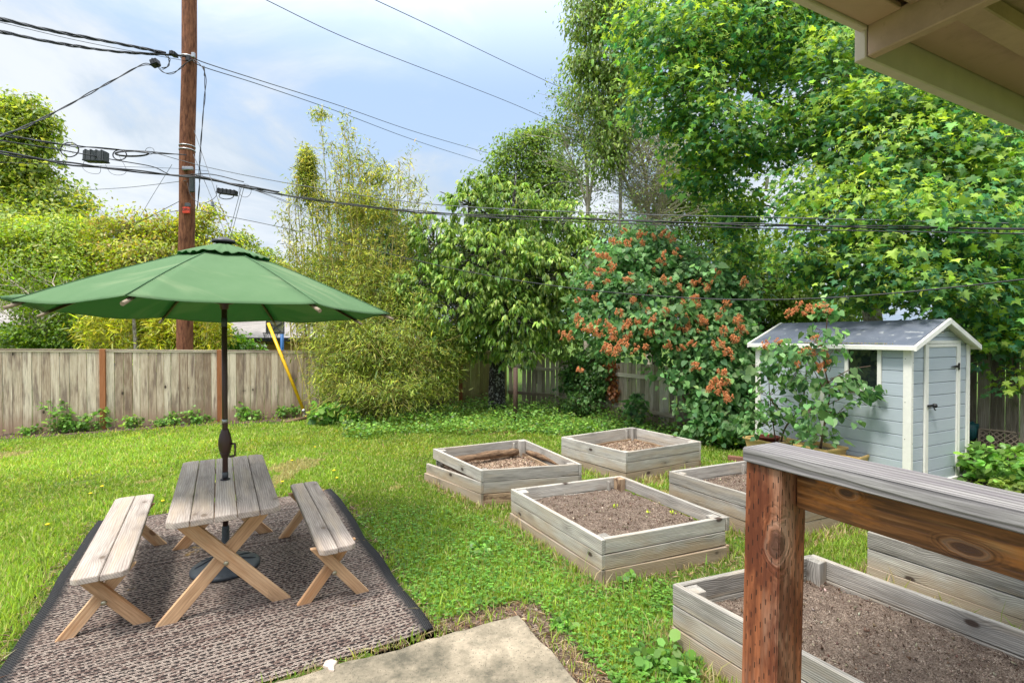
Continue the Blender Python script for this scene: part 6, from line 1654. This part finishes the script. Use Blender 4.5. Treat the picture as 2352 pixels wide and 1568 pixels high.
def fence_side(x, y):
    """distance in front of the fence lines (positive = in the yard)"""
    d = np.full(len(x), 99.0)
    for a, b in ((FA, FB), (FC, FD), (FD, FE), (FE, FG)):
        e = (b - a).normalized(); n = Vector((e.y, -e.x, 0))
        t = (x - a.x) * e.x + (y - a.y) * e.y; s = (x - a.x) * n.x + (y - a.y) * n.y
        if a is FA: d = np.minimum(d, s)
        elif a is FC: d = np.where(t > -.2, np.minimum(d, -s if False else (-( (x - a.x) * (-n.x) + (y - a.y) * (-n.y)))), d)
        elif a is FE: d = np.where(y < 9.9, np.minimum(d, s if n.x < 0 else -s), d)
    return d


def field(x, y, s=1.0, seed=0):
    g = np.random.default_rng(seed); r = np.zeros(len(x))
    for f in (.8, 1.7, 3.5, 7, 13):
        for _ in range(3):
            a = g.uniform(0, 6.28); r += np.sin(f * s * (np.cos(a) * x + np.sin(a) * y) + g.uniform(0, 6.28)) / f ** .5
    return r / 3


def scatter(n, y0, y1, power=1.0):
    """random ground points in front of the camera, denser near it"""
    u = rng.random(n); a = 1 - power
    y = (y0 ** a + u * (y1 ** a - y0 ** a)) ** (1 / a) if abs(a) > 1e-6 else y0 * (y1 / y0) ** u
    x = rng.uniform(-1.12, 1.12, n) * (y + .3)
    return x, y


def free(x, y, grow=0.02):
    ok = fence_side(x, y) > .12
    for q in quads: ok &= ~inside(x, y, q, grow)
    return ok


x, y = scatter(640000, 2.3, 14.3, .45)
ok = free(x, y) 
fsd = fence_side(x, y)
fl_ = field(x, y, 1.0, 3); f2 = field(x, y, 2.2, 9)
bare_ = np.zeros(len(x))
# thin or bare: along slab edge, along rug edge, round the beds, mulch strip by the fence
def near(q, d0): return inside(x, y, q, d0)
pb_ = np.full(len(x), 1.0)
pb_[near(quads[1], .22)] = .14; pb_[near(quads[0], .10)] = .35
for q in quads[2:8]: m__ = near(q, .10) & (pb_ > .5); pb_[m__] = .5
pb_ *= np.where(fsd < .75 + .25 * f2, .10, 1.0)
cond = (x > 0) & (x < 5) & (y > 9.4 + .4 * f2 - .35 * np.maximum(x - 2.2, 0)); pb_[cond] *= .15
pb_ *= np.where(f2 < -.80, .35, 1.0)
pb_[inside(x, y, xy((5.6, 8.2), (8.6, 8.0), (8.8, 3.8), (6.2, 4.2), (5.0, 5.6)), 0)] *= .22
ok &= rng.random(len(x)) < pb_
x, y, fl_, f2, fsd = x[ok], y[ok], fl_[ok], f2[ok], fsd[ok]
N = len(x); 
hgt = (.036 + .010 * fl_) * np.exp(rng.normal(0, .3, N)); 
for q in quads[2:8]: hgt = np.where(inside(x, y, q, .12), hgt * 1.9, hgt)
near_tall = (rng.random(N) < .03); hgt = np.where(near_tall & (y < 6), hgt * 1.7, hgt)
wd = np.maximum(.0028, .00115 * y) * rng.uniform(.7, 1.4, N)
ang = rng.uniform(0, 6.28, N); ln = rng.uniform(.1, .75, N) * hgt
px_, py_ = np.cos(ang), np.sin(ang); wa = ang + 1.57 + rng.normal(0, .5, N)
b0_ = np.c_[x - np.cos(wa) * wd, y - np.sin(wa) * wd, np.zeros(N)]; b1_ = np.c_[x + np.cos(wa) * wd, y + np.sin(wa) * wd, np.zeros(N)]
m0_ = np.c_[x - np.cos(wa) * wd * .8 + px_ * ln * .35, y - np.sin(wa) * wd * .8 + py_ * ln * .35, hgt * .6]; m1_ = np.c_[x + np.cos(wa) * wd * .8 + px_ * ln * .35, y + np.sin(wa) * wd * .8 + py_ * ln * .35, hgt * .6]
t_ = np.c_[x + px_ * ln, y + py_ * ln, hgt]
vs = np.stack([b0_, b1_, m1_, m0_, t_], 1).reshape(-1, 3); i5 = np.arange(N)[:, None] * 5
cg = pick([(.225, .345, .045), (.17, .28, .035), (.30, .41, .065), (.40, .43, .13)], N, .16, [.34, .26, .28, .12])
patch = np.clip(.5 + .5 * fl_, 0, 1)[:, None]; cg = cg * (.74 + .44 * patch); yl = (field(x, y, .7, 77) > .35) & (rng.random(N) < .45); cg[yl] *= np.array([1.28, 1.08, 1.0])
dry = ((f2 > 1.25) | (rng.random(N) < .06)); cg[dry] = pick([(.42, .38, .16), (.36, .34, .12)], dry.sum(), .15)
for q in quads[1:8]:
    m__ = inside(x, y, q, .2) & (rng.random(N) < .35); cg[m__] = pick([(.46, .38, .20), (.34, .28, .13)], m__.sum(), .15)
g_ = np_mesh('grass', vs, [np.c_[i5, i5 + 1, i5 + 2, i5 + 3], np.c_[i5 + 3, i5 + 2, i5 + 4]], np.repeat(cg, 5, 0), M['grass'])
tag(g_, 'short bright green lawn grass across the yard', 'grass', kind='stuff')

# clover near the rug and the middle bed
x, y = scatter(42000, 2.4, 5.4, .8)
ok = free(x, y, .03) & (field(x, y, 1.2, 5) + .9 * np.exp(-(((x - .2) / .75) ** 2 + ((y - 3.9) / .8) ** 2) * 1.2) > .38) & (x > -1.6) & (x < 1.6) & ~inside(x, y, quads[1], .16)
x, y = x[ok], y[ok]; n = len(x); ang = rng.uniform(0, 6.28, n); hh_ = rng.uniform(.02, .06, n)
cc = pick([(.13, .29, .04), (.19, .37, .06), (.09, .21, .035)], n, .18); VS, FS, CS, nb = [], [], [], 0
for k in range(3):
    a = ang + k * 2.094; tipd = np.c_[np.cos(a), np.sin(a), np.full(n, .1)]
    v, f_, c_ = leaves('round', np.c_[x, y, hh_], unit(rng.normal(0, .18, (n, 3)) + [0, 0, 1]), tipd, rng.uniform(.010, .019, n), cc); VS.append(v); FS.append(f_ + nb); CS.append(c_); nb += len(v)
tag(np_mesh('clover', np.concatenate(VS), [np.concatenate(FS)], np.concatenate(CS), M['leaf']), 'clover patch in the lawn between the rug and the middle raised bed', 'clover', kind='stuff')

# straw and dead blades
x, y = scatter(60000, 2.3, 9, .6); ok = free(x, y, .01)
nr_ = inside(x, y, quads[1], .36) | inside(x, y, quads[0], .12) | inside(x, y, xy((5.4, 6.6), (8.6, 7.6), (8.8, 3.8), (6.2, 4.0), (5.0, 5.2)), 0)
for q in quads[2:8]: nr_ |= inside(x, y, q, .13)
ok &= nr_ | (rng.random(len(x)) < .06)
x, y = x[ok], y[ok]; n = len(x)
v, f_, c_ = leaves('thin', np.c_[x, y, rng.uniform(.006, .03, n)], unit(rng.normal(0, .3, (n, 3)) + [0, 0, 1]), rng.normal(0, 1, (n, 3)) * [1, 1, .12], rng.uniform(.03, .11, n), pick([(.50, .42, .27), (.38, .29, .17), (.24, .16, .09)], n, .2), .32)
tag(np_mesh('dry_grass', v, [f_], c_, M['petal']), 'dry straw and dead grass around the patio slab and beds', 'dry grass', kind='stuff')

# leafy ground cover along the fences
x, y = scatter(120000, 6.4, 14.3, .3)
fsd = fence_side(x, y); f2 = field(x, y, 2.0, 21)
okc = (fsd > .03)
for q in quads: okc &= ~inside(x, y, q, .03)
left_strip = (x < -.6) & (fsd < .45 + .3 * f2) & (rng.random(len(x)) < .10)
corner = (x >= -3.2) & (x < 4.3) & (y > 9.35 + .35 * f2 - .45 * np.maximum(x - 1.8, 0)) & (y > 7.4)
okc &= left_strip | corner | ((fsd < 1.1) & (x > -4.5) & (x < 0))
x, y, f2 = x[okc], y[okc], f2[okc]; n = len(x); hh_ = rng.uniform(.01, .20, n) * (1 + .7 * field(x, y, 4.0, 33)).clip(.15, 2.4)
v, f_, c_ = leaves('round', np.c_[x, y, hh_], unit(rng.normal(0, .35, (n, 3)) + [0, -.2, 1]), rng.normal(0, 1, (n, 3)) * [1, 1, .3], rng.uniform(.035, .07, n), pick([(.13, .26, .04), (.19, .35, .06), (.26, .42, .08), (.08, .17, .03)], n, .22))
tag(np_mesh('ground_cover', v, [f_], c_, M['leaf']), 'leafy green ground cover along the foot of the fences', 'ground cover', kind='stuff')
# broad leaved weeds by the slab
for x_, y_, r_, h_, lb in ((1290, 1440, .06, .05, 'small bright green weed beside the patio corner'), (1520, 1535, .13, .12, 'pale green weed at the bottom edge left of the railing post'), (1445, 1340, .07, .06, 'small weed at the front corner of the middle bed'), (1560, 1540, .08, .08, 'weed just left of the railing post foot'), (1580, 1255, .10, .09, 'green weed tuft at the right corner of the middle bed'), (1120, 1265, .12, .06, 'leafy weed tuft in the lawn left of the middle bed')):
    lowplant('weed', lb, G(x_, y_), r_, h_, 16, .045, [(.17, .33, .06), (.12, .25, .05)], group='weeds near the patio', tr=.02)
# dandelions
D1 = [(530, 193), (470, 231), (845, 271), (247, 397), (1465, 168), (1515, 55), (1748, 148), (1735, 108)]; D2 = [(2137, 1063), (1980, 1157), (2265, 1228)]
pts = [(x * .4427, 1041.2 + y * .4427) for x, y in D1] + [(x * .3385, 673.7 + y * .3385) for x, y in D2]
names = ['dandelion just left of the picnic table behind the left bench', 'dandelion above the far end of the left bench', 'dandelion closest to the near left side of the table', 'dandelion farthest left in the lawn beside the left bench', 'dandelion between the table and the right bench', 'dandelion above the right bench near the lawn middle', 'dandelion right of the far end of the right bench', 'dandelion right of the right bench, slightly farther back',
         'dandelion farthest back in the lawn right of the umbrella pole', 'dandelion right of the table top in the lawn', 'dandelion right of the table nearest the left raised bed']
for (px, py), lb in zip(pts, names):
    p = G(px, py); r_ = empty('dandelion', p, 'yellow ' + lb, 'dandelion', 'dandelions in the lawn')
    mm = MB(); mm.lathe(p + Z * .055, [(0, -.006), (.010, -.004), (.019, .004), (.016, .009), (0, .012)], 10); mm.build('flower', M['dandelion'], r_)
    mm = MB(); mm.tube([p, p + Vector((.004, .003, .055))], .0022, 5); mm.build('stalk', M['stem'], r_)

# sprouts in the beds
for i, (x, y, lb) in enumerate(((1573, 1248 - 86, 'tiny lime green sprout near the left of the middle bed soil'), (1600, 1178, 'tiny sprout in the centre of the middle bed soil'), (1655, 1178, 'tiny sprout right of centre in the middle bed soil'))):
    p = G(x - 160 if i == 0 else x - 110, y, .245); lowplant('sprout', lb, p, .012, .015, 2, .014, [(.45, .55, .05)], cat='seedling', tr=.008)
